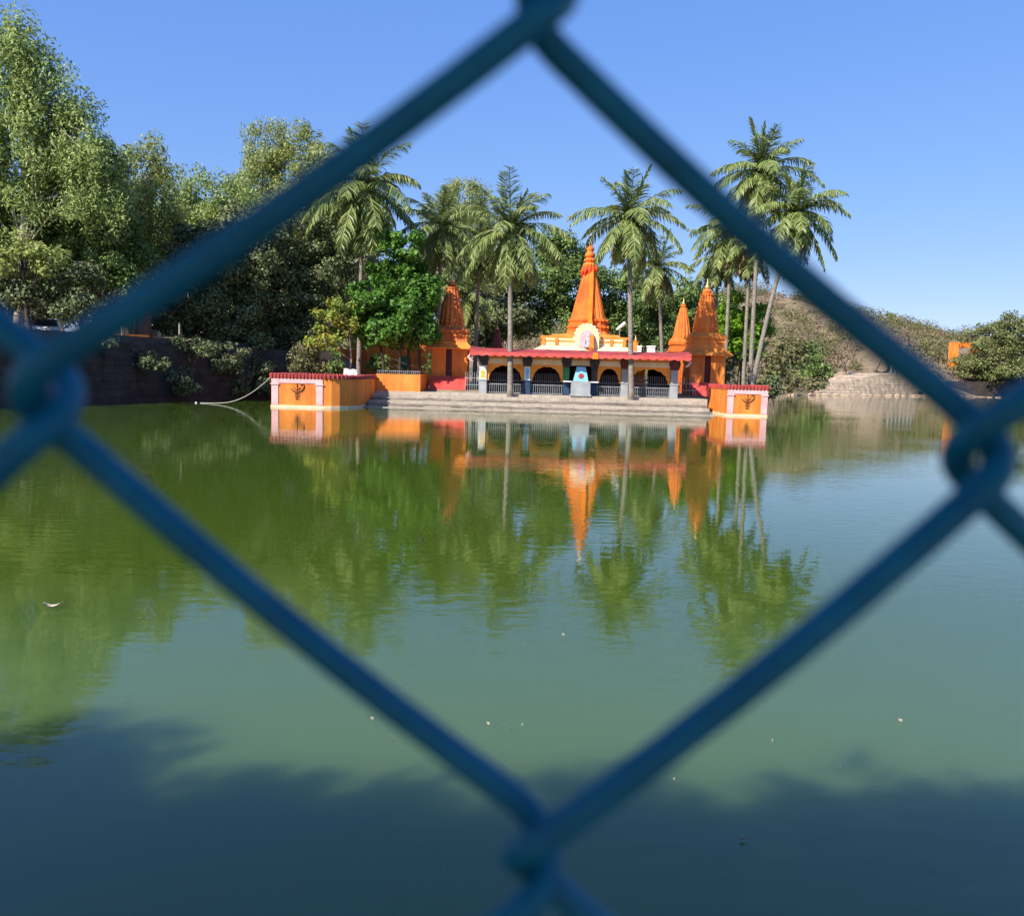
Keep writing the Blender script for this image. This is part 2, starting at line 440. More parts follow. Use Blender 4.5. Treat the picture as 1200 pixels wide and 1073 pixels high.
mW = nt.nodes.new("ShaderNodeMixRGB"); nt.links.new(mB.outputs[0], mW.inputs[0])
nt.links.new(rB.outputs[0], mW.inputs[1]); nt.links.new(rA.outputs[0], mW.inputs[2])
nt.links.new(mW.outputs[0], b.inputs["Base Color"])
b.subsurface_method = 'BURLEY'
b.inputs["Subsurface Weight"].default_value = 1.0
b.inputs["Subsurface Radius"].default_value = (0.7, 0.9, 0.7)
b.inputs["Subsurface Scale"].default_value = 1.0
b.inputs["Roughness"].default_value = 0.02
b.inputs["IOR"].default_value = 1.42
b.inputs["Specular IOR Level"].default_value = 0.5
mpw = nt.nodes.new("ShaderNodeMapping"); mpw.inputs["Scale"].default_value = (0.8, 1.5, 1)
nt.links.new(tc.outputs["Object"], mpw.inputs[0])
w1 = nt.nodes.new("ShaderNodeTexNoise"); w1.inputs["Scale"].default_value = 3.4; w1.inputs["Detail"].default_value = 3; w1.inputs["Roughness"].default_value = 0.45
w2 = nt.nodes.new("ShaderNodeTexNoise"); w2.inputs["Scale"].default_value = 0.22; w2.inputs["Detail"].default_value = 2
nt.links.new(mpw.outputs[0], w1.inputs["Vector"]); nt.links.new(tc.outputs["Object"], w2.inputs["Vector"])
wr = nt.nodes.new("ShaderNodeMapRange"); wr.inputs[1].default_value = 0.38; wr.inputs[2].default_value = 0.66
wr.inputs[3].default_value = 0.25; wr.inputs[4].default_value = 1.0
nt.links.new(w2.outputs["Fac"], wr.inputs[0])
wx = nt.nodes.new("ShaderNodeMath"); wx.operation = 'MULTIPLY'
nt.links.new(w1.outputs["Fac"], wx.inputs[0]); nt.links.new(wr.outputs[0], wx.inputs[1])
bp = nt.nodes.new("ShaderNodeBump"); bp.inputs["Strength"].default_value = 1.0; bp.inputs["Distance"].default_value = 0.0048
nt.links.new(wx.outputs[0], bp.inputs["Height"]); nt.links.new(bp.outputs[0], b.inputs["Normal"])
w = MB().add([(-140, 0.7, 0), (150, 0.7, 0), (150, 190, 0), (-140, 190, 0)], [(0, 1, 2, 3)]).build('lake_water', wm)
tag(w, kind='structure')

# bank the photographer stands on: low kerb under the fence
kb = MB().box(-60, 60, 0.0, 0.9, -1.8, 0.78).build('lakeside_kerb_wall', M['basalt'])
tag(kb, 'low dark stone kerb wall under the blue fence at the near shore', 'wall')

# ------------------------------------------------------------------ chain-link fence
FENCE_Y = 0.098
def fence_pt(px, py): return at(px, py, FENCE_Y)
pL, pR, pT, pB = fence_pt(56, 478), fence_pt(1147, 520), fence_pt(641, -8), fence_pt(622, 1003)
fv = (pT - pB) / 2                                     # half a diamond up
fa, fb = pT - pL - fv, pR - pT + fv                    # half-columns: the mesh has sagged, neighbours differ a little
for q in (fv, fa, fb): q.y = 0
WR = 0.0019; FE = 0.0042; RISE = 0.0100
def wire_path(a, k0, k1):
    """flattened coil: '/' strands pass in front, '\\' strands behind; bends hook round the neighbour"""
    pts = []
    for k in range(k0, k1):
        lb = fv * (2 * k); rb = a + fv * (2 * k + 1); nl = fv * (2 * k + 2)
        for j in range(9):                            # left bend, back to front
            t = math.pi * j / 8
            pts.append(lb + Vector((WR * 0.95 - (WR * 1.9) * math.sin(t), FE * math.cos(t), RISE * (j / 8 - 0.5))))
        p0, p1 = pts[-1], rb + Vector((-WR * 0.95, -FE, -RISE / 2))
        for j in range(1, 7): pts.append(p0.lerp(p1, j / 7) + Vector((0, 0, -.0012 * math.sin(math.pi * j / 7))))
        for j in range(9):                            # right bend, front to back
            t = math.pi * j / 8
            pts.append(rb + Vector((-WR * 0.95 + (WR * 1.9) * math.sin(t), -FE * math.cos(t), RISE * (j / 8 - 0.5))))
        p0, p1 = pts[-1], nl + Vector((WR * 0.95, FE, -RISE / 2))
        for j in range(1, 7): pts.append(p0.lerp(p1, j / 7) + Vector((0, 0, -.0012 * math.sin(math.pi * j / 7))))
    return pts
lat = pL                                               # the left knot of the diamond the camera looks through
fence = empty('chain_link_fence', (lat.x, lat.y, 0), 'blue plastic coated chain link fence close in front of the lens', 'fence')
wire_mes = []
for a in (fa, fb):
    me = MB().tube([p + Vector((0, 0, lat.z)) for p in wire_path(a, -18, 9)], WR, 12).mesh('wire')
    me.materials.append(M['fence']); me.polygons.foreach_set("use_smooth", [True] * len(me.polygons))
    wire_mes.append(me)
for i in range(-22, 23):
    o = bpy.data.objects.new('wire', wire_mes[i % 2]); COL.objects.link(o); o.parent = fence
    n2 = i // 2
    o.location = (fa + fb) * n2 + ((fa + fv) if i % 2 else Vector((0, 0, 0)))
for x in (-1.22, 1.28):
    MB().tube([(x - lat.x, 0.035, -0.2), (x - lat.x, 0.035, 3.3)], 0.024, 12).build('post', M['fence'], fence, True)

# ------------------------------------------------------------------ vegetation builders
RNG = np.random.RandomState(7)
def unit(v): return v / (np.linalg.norm(v, axis=-1, keepdims=True) + 1e-9)

def leaves_mesh(name, C, size, outward, aspect=0.5, droop=0.0, up=0.3, jitter=0.45):
    """one folded diamond leaf at every point of C (n,3); outward (n,3) biases the way it faces"""
    n = len(C)
    nrm = unit(outward + RNG.normal(size=(n, 3)) * jitter * 1.6 + np.array([0, 0, up]))
    t = RNG.normal(size=(n, 3)) + np.array([0, 0, -droop])
    t = unit(t - nrm * np.sum(t * nrm, -1, keepdims=True))
    s = np.cross(nrm, t)
    ln = (size * (0.65 + 0.7 * RNG.rand(n)))[:, None] if not hasattr(size, 'shape') else size[:, None]
    a = C - t * ln * 0.5
    c = C + t * ln * 0.5 - nrm * ln * 0.12
    bb = C + s * ln * aspect * 0.5 + nrm * ln * 0.10 - t * ln * 0.05
    d = C - s * ln * aspect * 0.5 + nrm * ln * 0.10 - t * ln * 0.05
    V = np.stack([a, bb, c, d], 1).reshape(-1, 3)
    Fq = np.arange(4 * n).reshape(n, 4)
    return np_mesh(name, V, Fq)

def clumps_of(blobs, dens, rc):
    """clump centres spread over the shells of the crown's lobes"""
    out = []; rad = []; ow = []
    for (c, r) in blobs:
        c = np.array(c); r = np.array(r)
        area = 4 * math.pi * ((r[0] * r[1]) ** 1.6 / 3 + (r[0] * r[2]) ** 1.6 / 3 + (r[1] * r[2]) ** 1.6 / 3) ** (1 / 1.6)
        n = max(5, int(area * dens / (rc * rc * 3)))
        d = unit(RNG.normal(size=(n, 3)))
        k = 0.55 + 0.5 * RNG.rand(n, 1) ** 0.7
        p = c + d * r * k
        out.append(p); ow.append(unit(d / r)); rad.append(rc * (0.6 + 0.75 * RNG.rand(n)))
    return np.concatenate(out), np.concatenate(ow), np.concatenate(rad)

def crown_mesh(name, blobs, leaf=0.26, dens=0.8, rc=0.75, per=70, droop=0.0, aspect=0.55, flat=0.75, up=0.35):
    P, O, Rr = clumps_of(blobs, dens, rc)
    keep = RNG.rand(len(P)) > 0.12
    P, O, Rr = P[keep], O[keep], Rr[keep]
    n = len(P)
    cnt = np.maximum(8, (per * (Rr / rc) ** 2).astype(int))
    ii = np.repeat(np.arange(n), cnt)
    d = unit(RNG.normal(size=(len(ii), 3))) * (RNG.rand(len(ii), 1) ** 0.45)
    sc = np.array([1, 1, flat + droop * 0.9])
    C = P[ii] + d * Rr[ii][:, None] * sc
    return leaves_mesh(name, C, leaf, O[ii] * 0.5 + d * 0.7, aspect, droop * 2.5, up), P

def trunk_mb(base, top, r0, r1, bend=0.25, limbs=(), n=10, seed=0):
    rr = random.Random(seed)
    mb = MB(); base, top = Vector(base), Vector(top)
    k = 7; pts = []; rad = []
    o = Vector((rr.uniform(-1, 1), rr.uniform(-1, 1), 0)) * bend
    for i in range(k):
        t = i / (k - 1)
        p = base.lerp(top, t) + o * math.sin(t * math.pi) + Vector((rr.uniform(-1, 1), rr.uniform(-1, 1), 0)) * bend * 0.25 * (0 < i < k - 1)
        pts.append(p); rad.append((r0 * 1.35 if i == 0 else r0) + (r1 - r0) * t)
    mb.tube(pts, rad, n)
    for e in limbs:
        e = Vector(e)
        t = rr.uniform(0.45, 0.98)
        s = pts[min(int(t * (k - 1)), k - 1)]
        mid = s.lerp(e, 0.5) + Vector((rr.uniform(-.3, .3), rr.uniform(-.3, .3), rr.uniform(-.1, .5))) * min(1, (e - s).length * 0.25)
        rl = max(0.03, r1 * rr.uniform(0.35, 0.7))
        mb.tube([s, s.lerp(mid, .5) + Vector((0, 0, .05)), mid, mid.lerp(e, .55), e], [rl, rl * .85, rl * .65, rl * .45, rl * .2], 6)
    return mb

def tree(name, label, cat, base_px, Y, blobs_px, mat, bark, r0=0.22, group=None, nl=14, z=None, depth=0.9, seed=1, **kw):
    """blobs_px: lobes (px, py, rx, ry[, dY]) given where the photo shows them, at the tree's own distance"""
    b0 = at(base_px[0], base_px[1], Y)
    zb = float(ground_z([b0.x], [Y])[0]) if z is None else z
    base = Vector((b0.x, Y, zb))
    s = Y / F
    blobs = []
    for q in blobs_px:
        dy = q[4] if len(q) > 4 else 0.0
        c = at(q[0], q[1], Y + dy)
        blobs.append((tuple(c - base), (q[2] * s, (q[2] + q[3]) * 0.5 * s * depth, q[3] * s)))
    root = empty(name, base, label, cat, group)
    me, P = crown_mesh('crown', blobs, **kw)
    link_mesh('crown', me, mat, root)
    hi = max(blobs, key=lambda q: q[0][2])
    top = Vector((hi[0][0] * 0.7, hi[0][1] * 0.7, hi[0][2]))
    low = min(q[0][2] - q[1][2] for q in blobs)
    sel = [P[i] for i in RNG.choice(len(P), min(nl, len(P)), replace=False)] + [q[0] for q in blobs]
    trunk_mb((0, 0, -0.3), top, r0, r0 * 0.3, 0.3, sel, seed=seed).build('trunk', bark, root, True)
    return root

def frond_arrays(az, el, length, rng, nseg=22, leaf=.95, width=0.085, sag=1.0):
    """one palm frond: arching midrib with hanging leaflets on both sides"""
    d = np.array([math.cos(az) * math.cos(el), math.sin(az) * math.cos(el), math.sin(el)])
    p = np.zeros(3); pts = [p.copy()]; dirs = []
    step = length / nseg
    for i in range(nseg):
        d = d + np.array([0, 0, -1]) * sag * (0.028 + 0.085 * (i / nseg)) * (0.4 + math.cos(math.asin(max(-1, min(1, d[2])))))
        d = d / np.linalg.norm(d); dirs.append(d.copy())
        p = p + d * step; pts.append(p.copy())
    V = []; Fq = []
    side0 = np.cross(np.array([math.cos(az), math.sin(az), 0]), np.array([0, 0, 1]))
    for i in range(nseg):                               # midrib, a slim four-sided bar
        a, c = pts[i], pts[i + 1]
        w0 = 0.05 * (1 - i / nseg) + 0.012; w1 = 0.05 * (1 - (i + 1) / nseg) + 0.012
        u = np.cross(side0, dirs[i]); n0 = len(V)
        V += [a + side0 * w0, a + u * w0, a - side0 * w0, c + side0 * w1, c + u * w1, c - side0 * w1]
        Fq += [(n0, n0 + 1, n0 + 4, n0 + 3), (n0 + 1, n0 + 2, n0 + 5, n0 + 4)]
    for i in range(3, nseg * 3):
        t = i / (nseg * 3.0)
        k = min(int(t * nseg), nseg - 1); f = t * nseg - k
        base = pts[k] + (pts[k + 1] - pts[k]) * f
        d = dirs[k]
        ll = leaf * (0.35 + 0.75 * math.sin(math.pi * min(1, 0.12 + 0.86 * t))) * rng.uniform(0.8, 1.15)
        for sd in (-1, 1):
            out = side0 * sd * 0.85 + d * 0.55 + np.array([0, 0, -0.30 - 0.35 * rng.rand()]) * (1 - .95 * max(0.0, d[2])) + rng.normal(size=3) * 0.15
            out = out / np.linalg.norm(out)
            tw = np.array([0, 0, 1.0]) + d * 0.3 + rng.normal(size=3) * 0.45
            out2 = out + np.array([0, 0, -0.75 * (1 - .75 * max(0.0, d[2]))]); out2 /= np.linalg.norm(out2)
            wv = np.cross(out, tw); wv = wv / (np.linalg.norm(wv) + 1e-9) * width * 0.5
            m1 = base + out * ll * 0.55; e = m1 + out2 * ll * 0.45
            n0 = len(V)
            V += [base - wv * .6, base + wv * .6, m1 + wv, m1 - wv, e + wv * .15, e - wv * .15]
            Fq += [(n0, n0 + 1, n0 + 2, n0 + 3), (n0 + 3, n0 + 2, n0 + 4, n0 + 5)]
    return np.array(V), np.array(Fq)

def palm_meshes(seed, nf=30, length=4.6, dry=4):
    rng = np.random.RandomState(seed)
    V, Fq, n = [], [], 0
    Vd, Fd, nd = [], [], 0
    for i in range(nf):
        t = i / (nf - 1)
        az = i * 2.39996 + rng.uniform(-.25, .25)
        el = R(80) - t ** 0.9 * R(150) + rng.uniform(-.2, .2)
        v, f = frond_arrays(az, el, length * rng.uniform(.74, 1.14) * (0.72 + 0.38 * math.sin(math.pi * min(1, t * .8 + .1))), rng, sag=0.5 + 0.5 * t)
        V.append(v); Fq.append(f + n); n += len(v)
    for i in range(dry):
        v, f = frond_arrays(rng.uniform(0, 6.28), R(-35) - rng.rand() * R(35), length * rng.uniform(.6, .85), rng, sag=1.5, leaf=.6)
        Vd.append(v); Fd.append(f + nd); nd += len(v)
    a = np_mesh('crown', np.concatenate(V), np.concatenate(Fq))
    d = np_mesh('dry_fronds', np.concatenate(Vd), np.concatenate(Fd)) if dry else None
    nuts = MB()
    for i in range(9):
        a_ = i * 0.7 + rng.rand(); q = 0.28 + 0.1 * rng.rand(); h = -0.35 - 0.3 * rng.rand()
        nuts.lathe([(0.0, h - .16), (0.09, h - .12), (0.13, h), (0.09, h + .1), (0.0, h + .14)], q * math.cos(a_), q * math.sin(a_), 8)
    return a, d, nuts.mesh('coconuts')

def palm(label, base, crown_px, Y, seed, scale=1.0, r0=0.17, lean=0.0, dry=4, nf=30, z=None):
    """base: photo pixel of the foot at depth Y (or lower, hidden); crown_px: pixel of the crown's heart"""
    b0 = at(base[0], base[1], Y)
    zb = float(ground_z([b0.x], [Y])[0]) if z is None else z
    root = empty('coconut_palm', (b0.x, Y, zb), label, 'palm tree', 'coconut palms round the temple')
    c = at(crown_px[0], crown_px[1], Y) - Vector((b0.x, Y, zb))
    pts = []; rad = []
    for i in range(26):
        t = i / 25
        p = Vector((c.x * (t + lean * (t * t - t)), 0.15 * math.sin(t * 3), c.z * t))
        pts.append(p); rad.append((r0 * 1.5 if i == 0 else r0 * (1.12 - 0.42 * t)) * (1.0 + (0.035 if i % 2 else -0.035)))
    pts[0].z = -0.3
    MB().tube(pts, rad, 10).build('trunk', M['palm_bark'], root, True)
    a, d, nuts = palm_meshes(seed, nf + 5, 4.3, dry)
    parts = [('crown', a, L['palm']), ('coconuts', nuts, L['lime'])] + ([('dry_fronds', d, L['dry'])] if d else [])
    for nm, me, mt in parts:
        o = link_mesh(nm, me, mt, root)
        o.location = c; o.scale = (scale,) * 3
    return root

# ------------------------------------------------------------------ temple platform, steps, bastions
PZ = 0.90                                           # platform height
t = empty('stone_steps', (2, 55, 0), 'broad flight of tan stone steps going down into the water before the temple', 'steps')
t["_abs"] = 1
MB().box(-9.3, 12.6, 55.6, 57.6, -1.5, PZ).box(-9.3, 16.4, 57.601, 80, -1.5, PZ - 0.004).build('platform', M['slab'], t)
for i in range(5):
    zt = PZ - 0.175 * (i + 1) + 0.01
    y1 = 55.6 - i * 0.84
    mb = MB()
    x = -9.0; rr = random.Random(30 + i)
    while x < 12.15:
        wdt = min(rr.uniform(1.2, 2.2), 12.2 - x)
        mb.box(x, x + wdt - 0.015, y1 - 0.84 + rr.uniform(-.015, .015), y1 - 0.002, -1.4, zt + rr.uniform(-.012, .006))
        x += wdt
    mb.build('step', M['steps'] if i % 2 else M['slab'], t)

def emblem_mb(cx, cz, y, s=1.0):
    """trident over a crescent on a knotted stem"""
    mb = MB()
    P = lambda pts: [(cx + a * s, y, cz + c * s) for a, c in pts]
    mb.tube(P([(0, .42), (0, .2), (0, -.05), (0, -.42)]), .026 * s, 6)
    mb.tube(P([(-.34, .12), (-.26, .02), (-.12, -.04), (0, -.05), (.2, -.02), (.33, .1), (.4, .24), (.38, .36), (.28, .4), (.2, .33)]), .032 * s, 6)
    mb.tube(P([(-.2, .2), (-.12, .1), (0, .06), (.1, .1), (.17, .2)]), .022 * s, 6)
    for z_ in (-.16, -.3):
        mb.tube(P([(-.14, z_), (0, z_ + .02), (.14, z_)]), .028 * s, 6)
    mb.tube(P([(-.1, -.46), (0, -.41), (.1, -.46)]), .03 * s, 6)
    return mb

def bastion(name, label, plan, xa, xb, yf, top, spike_seed):
    """low tower standing in the water, with a pilastered front panel between xa and xb at y = yf"""
    t = empty(name, (plan[0][0], plan[0][1], 0), label, 'bastion'); t["_abs"] = 1
    MB().prism(plan, -1.5, top - 0.22).build('wall', M['orange'], t)
    cx = sum(p[0] for p in plan) / len(plan); cy = sum(p[1] for p in plan) / len(plan)
    grow = [(cx + (x - cx) * 1.02, cy + (y - cy) * 1.02) for x, y in plan]
    mb = MB().prism(grow, top - 0.218, top - 0.04)
    n = len(grow)
    for i in range(n):                                # ribbed tiles along the rim
        (x0, y0), (x1, y1) = grow[i], grow[(i + 1) % n]
        ln = math.hypot(x1 - x0, y1 - y0); k = max(1, int(ln / 0.2))
        for j in range(k):
            q = (j + .5) / k; x = x0 + (x1 - x0) * q; y = y0 + (y1 - y0) * q
            mb.add(*_stud(x, y, top - 0.235, top + 0.035, 0.062))
    mb.build('rim', M['red'], t)
    mb = MB(); w = 0.38
    mb.box(xa + .02, xa + .02 + w, yf - .045, yf - .002, 0.16, top - 0.26)
    mb.box(xb - .02 - w, xb - .02, yf - .045, yf - .002, 0.16, top - 0.26)
    mb.box(xa + .02 + w + .002, xb - .022 - w, yf - .035, yf - .002, top - 0.52, top - 0.26)
    for q in (xa + .02, xb - .02 - w):
        mb.box(q - .05, q + w + .05, yf - .085, yf - .046, top - .62, top - .54)
    mb.build('pilasters', M['pink'], t)
    g2 = [(cx + (x - cx) * 1.012, cy + (y - cy) * 1.012) for x, y in plan]
    MB().prism(g2, -0.3, 0.13).build('waterline_band', M['cream'], t)
    emblem_mb((xa + xb) / 2, top * 0.5, yf - .03, 1.0).build('trident_emblem', M['emblem'], t)
    return t

def _stud(x, y, z0, z1, r):
    k = 6; vs = []
    for z, s in ((z0, 1), (z1 - .05, 1), (z1, .35)):
        vs += [(x + r * s * math.cos(a * math.pi / 3), y + r * s * math.sin(a * math.pi / 3), z) for a in range(k)]
    fs = [tuple(range(k))[::-1], tuple(range(2 * k, 3 * k))]
    for l in (0, 1):
        fs += [(l * k + i, l * k + (i + 1) % k, (l + 1) * k + (i + 1) % k, (l + 1) * k + i) for i in range(k)]
    return vs, fs

curve = [(-10.85 + 1.75 * math.sin(a), 48.7 + 2.6 * (1 - math.cos(a))) for a in [R(d) for d in range(0, 91, 15)]]
bastion('left_bastion'.replace('left_', 'water_'), 'larger orange bastion with rounded side and red rim, a rope tied to it',
        [(-13.8, 48.7)] + curve + [(-9.0, 56.2), (-13.8, 56.8)], -13.8, -10.85, 48.7, 1.9, 1)
bastion('water_bastion', 'smaller orange bastion with pink pilasters near the leaning palm',
        [(13.1, 52.5), (15.6, 52.5), (15.8, 57.4), (13.1, 57.4)], 13.1, 15.6, 52.5, 1.88, 2)

# orange planter wall beside the bastion, with its low railing, and the white cloth on it
t = empty('planter_wall', (-7.5, 56, PZ), 'orange planter wall with thin railing below the bright green trees', 'wall'); t["_abs"] = 1
MB().box(-8.99, -6.1, 55.75, 56.0, PZ - .9, 2.0).box(-6.35, -6.1, 56.002, 61, PZ - .5, 1.998).box(-8.98, -6.37, 56.01, 61, PZ - .5, 1.55).build('wall', M['orange'], t)
mb = MB()
for i in range(22):
    x = -8.9 + i * 0.13
    mb.box(x, x + .022, 55.86, 55.882, 2.0, 2.2)
mb.box(-8.95, -6.1, 55.862, 55.88, 2.201, 2.225)
mb.build('railing', M['rail_white'], t)
a = at(403, 429, 54.5)
mb = MB()
nu = 10
vs = []; fs = []
for i in range(nu + 1):
    for j in range(5):
        vs.append((a.x - .15 + i * .085, 55.2 + 0.03 * math.sin(i * 1.3 + j), 2.28 - j * .1 - .02 * i * .3 + .02 * math.sin(i)))
for i in range(nu):
    for j in range(4):
        fs.append((i * 5 + j, i * 5 + j + 1, (i + 1) * 5 + j + 1, (i + 1) * 5 + j))
vs2 = [(x, y + .02, z) for x, y, z in vs]; n = len(vs)
fs2 = [tuple(k + n for k in f[::-1]) for f in fs]
o = MB().add(vs + vs2, fs + fs2).build('white_cloth', M['white'])
tag(o, 'white cloth hung over the corner between bastion and planter railing', 'cloth')

# ------------------------------------------------------------------ temple pavilion
FY = 56.15                                          # front of the columns
t = empty('temple_pavilion', (4.2, FY, PZ), 'open orange temple hall with red eave, cusped arches and white railings', 'temple'); t["_abs"] = 1
XL, XR = -2.35, 10.85
def column(x, w, kind):
    c = MB().box(x - w / 2, x + w / 2, FY, FY + .4, PZ, 1.75)
    c.box(x - w / 2 - .04, x + w / 2 + .04, FY - .04, FY + .44, 1.752, 1.83)
    c.build('column', M['grey'] if kind in ('w', 'g') else M['navy'], t)
    u = MB().box(x - w / 2 + .02, x + w / 2 - .02, FY + .02, FY + .38, 1.832, 2.72)
    u.build('shaft', {'w': M['white'], 'g': M['grey'], 'p': M['white'], 'd': M['dark'], 'n': M['green']}[kind], t)
    br = MB().panel([(x - w / 2, 2.722), (x + w / 2, 2.722), (x + w / 2 + .12, 3.1), (x + w / 2 + .04, 3.45), (x - w / 2 - .04, 3.45), (x - w / 2 - .12, 3.1)], FY - .06, FY + .42)
    br.build('bracket', M['dark'] if kind != 'g' else M['maroon'], t)
    if kind == 'w':
        MB().panel([(x - .17, 1.95), (x - .05, 1.9), (x + .1, 1.93), (x + .17, 2.05), (x + .1, 2.2), (x + .17, 2.3), (x + .05, 2.42), (x - .1, 2.4), (x - .18, 2.28), (x - .1, 2.15)], FY - .002, FY + .018).build('flower_motif', M['yellow'], t)
    if kind == 'p':
        MB().panel([(x - .1, 1.95), (x + .1, 1.95), (x + .12, 2.5), (x, 2.62), (x - .12, 2.5)], FY - .002, FY + .018).build('painted_panel', M['blue'], t)
column(-2.05, .5, 'w'); column(0.85, .44, 'p'); column(3.42, .42, 'n'); column(5.25, .42, 'd'); column(7.25, .46, 'g'); column(10.5, .5, 'g')
# long beam, frieze and ceiling
MB().box(XL, XR, FY + .05, FY + .36, 2.86, 3.2).build('beam', M['cream'], t)
MB().box(XL, XR, FY + .08, FY + .34, 3.202, 3.56).build('frieze', M['amber'], t)
def arch_outline(x0, x1, zt=2.858, zs=1.78, za=2.70):
    xm = (x0 + x1) / 2; hw = (x1 - x0) / 2 - .16
    pts = [(x1, zt), (x0, zt), (x0, zs), (xm - hw, zs)]
    half = []
    K = 4
    for k in range(K):                              # scalloped cusps rising to a point
        a0, a1 = k / K, (k + 1) / K
        base = lambda a: (-hw * math.cos(a * math.pi / 2) ** 0.85 if a < 1 else 0.0, zs + (za - zs) * math.sin(a * math.pi / 2) ** 1.05)
        for j in range(1, 6):
            q = j / 5
            xa_, za_ = base(a0); xb_, zb_ = base(a1)
            nx_, nz_ = -(zb_ - za_), (xb_ - xa_)
            ln = math.hypot(nx_, nz_)
            bl = 0.28 * math.sin(q * math.pi) * ln * .6
            half.append((xa_ + (xb_ - xa_) * q + nx_ / ln * bl, za_ + (zb_ - za_) * q + nz_ / ln * bl))
    pts += [(xm + a, z_) for a, z_ in half]
    pts += [(xm - a, z_) for a, z_ in half[::-1][1:]]
    pts += [(xm + hw, zs), (x1, zs)]
    return pts
BAYS = [(-1.8, .63), (1.07, 3.21), (5.46, 7.02), (7.48, 10.25)]
for x0, x1 in BAYS:
    MB().panel(arch_outline(x0, x1), FY + .12, FY + .30).build('arch_panel', M['amber'], t)
    mb = MB()
    mb.box(x0, x1, FY + .16, FY + .185, PZ + .06, PZ + .10); mb.box(x0, x1, FY + .16, FY + .185, PZ + .62, PZ + .66)
    k = int((x1 - x0) / .14)
    for i in range(k):
        x = x0 + (i + .5) * (x1 - x0) / k
        mb.box(x - .011, x + .011, FY + .162, FY + .183, PZ + .1005, PZ + (.6195 if i % 2 else .61))
    mb.build('railing', M['rail_white'], t)
    mb = MB()
    for i in range(k):                              # taller dim grille behind
        x = x0 + (i + .5) * (x1 - x0) / k
        mb.box(x - .01, x + .01, FY + .5, FY + .52, PZ + .1, 2.3)
    mb.box(x0, x1, FY + .5, FY + .52, PZ + .85, PZ + .88)
    mb.build('grille', M['rail_dim'], t)
# hall behind: floor, back wall with an opening, side walls, roof slab
mb = MB().box(XL, 8.2, 65.4, 65.6, PZ, 3.5).box(10.2, XR, 65.4, 65.6, PZ, 3.5)
mb.box(8.202, 10.198, 65.4, 65.6, 2.9, 3.5).box(XL, XL + .15, 58.6, 65.398, PZ, 3.5).box(XR - .15, XR, 58.6, 65.398, PZ, 3.5)
mb.build('back_wall', M['maroon'], t)
MB().box(XL, XR, FY + 0.9, 65.2, PZ + .001, PZ + .55).box(3.7, 5.0, FY + .6, FY + .898, PZ + .001, PZ + .5).build('inner_plinth', M['dark'], t)
MB().box(XL - .1, XR + .1, FY + .4, 66.2, 3.562, 3.74).build('roof_slab', M['cream'], t)
# red eave: curved canopy with a scalloped fringe
def eave():
    mb = MB(); nseg = 60
    prof = [(-1.25, 3.50), (-1.22, 3.60), (-.75, 3.66), (-.2, 3.76), (.39, 3.86)]
    vs = []; fs = []
    x0, x1 = XL - .55, XR + .45
    for i in range(nseg + 1):
        q = i / nseg; x = x0 + (x1 - x0) * q
        e = abs(2 * q - 1); lift = 0.16 * max(0, e - .86) / .14
        for dy, z in prof:
            vs.append((x, FY + dy, z + lift * (1 if dy < 0 else .5)))
        for dy, z in prof[::-1]:
            vs.append((x, FY + dy, z + lift * (1 if dy < 0 else .5) - .07))
    k = 10
    for i in range(nseg):
        for j in range(k):
            fs.append((i * k + j, (i + 1) * k + j, (i + 1) * k + (j + 1) % k, i * k + (j + 1) % k))
    fs.append(tuple(range(k))); fs.append(tuple(range(nseg * k, nseg * k + k))[::-1])
    mb.add(vs, fs); mb.build('eave', M['red'], t)
    fr = []; n = 26
    xa, xb = x0 + .02, x1 - .02
    top = [(xa, 3.565), (xb, 3.565)]
    for i in range(n):
        xx0 = xb - (xb - xa) * i / n; xx1 = xb - (xb - xa) * (i + 1) / n
        for j in range(6):
            q = j / 5
            fr.append((xx0 + (xx1 - xx0) * q, 3.40 - .085 * math.sin(q * math.pi)))
    MB().panel([(x, z) for x, z in top + fr], FY - 1.275, FY - 1.253).build('fringe', M['step_red'], t)
eave()
for sx in (-1, 1):                                  # curled brackets under the ends of the eave
    x = XL - .35 if sx < 0 else XR + .3
    MB().tube([(x, FY - .2, 2.95), (x + sx * .15, FY - .2, 3.05), (x + sx * .3, FY - .2, 3.25), (x + sx * .2, FY - .2, 3.42)], [.05, .09, .09, .05], 8).build('corner_scroll', M['pink'], t)
# side gates between hall and turrets
for x0, x1, mt in ((-3.25, -2.36, M['rail_white']), (10.9, 12.2, M['rail_dim'])):
    mb = MB(); k = 6
    for i in range(k + 1):
        x = x0 + (x1 - x0) * i / k
        mb.box(x - .014, x + .014, FY + 1.2, FY + 1.228, PZ, 2.25)
    for z in (PZ + .5, PZ + .95): mb.box(x0, x1, FY + 1.19, FY + 1.199, z, z + .04)
    o = mb.build('side_gate', mt)
    tag(o, 'white barred gate between the left turret stairs and the hall' if x0 < 0 else 'dull barred gate between the hall and the right turret stairs', 'gate')
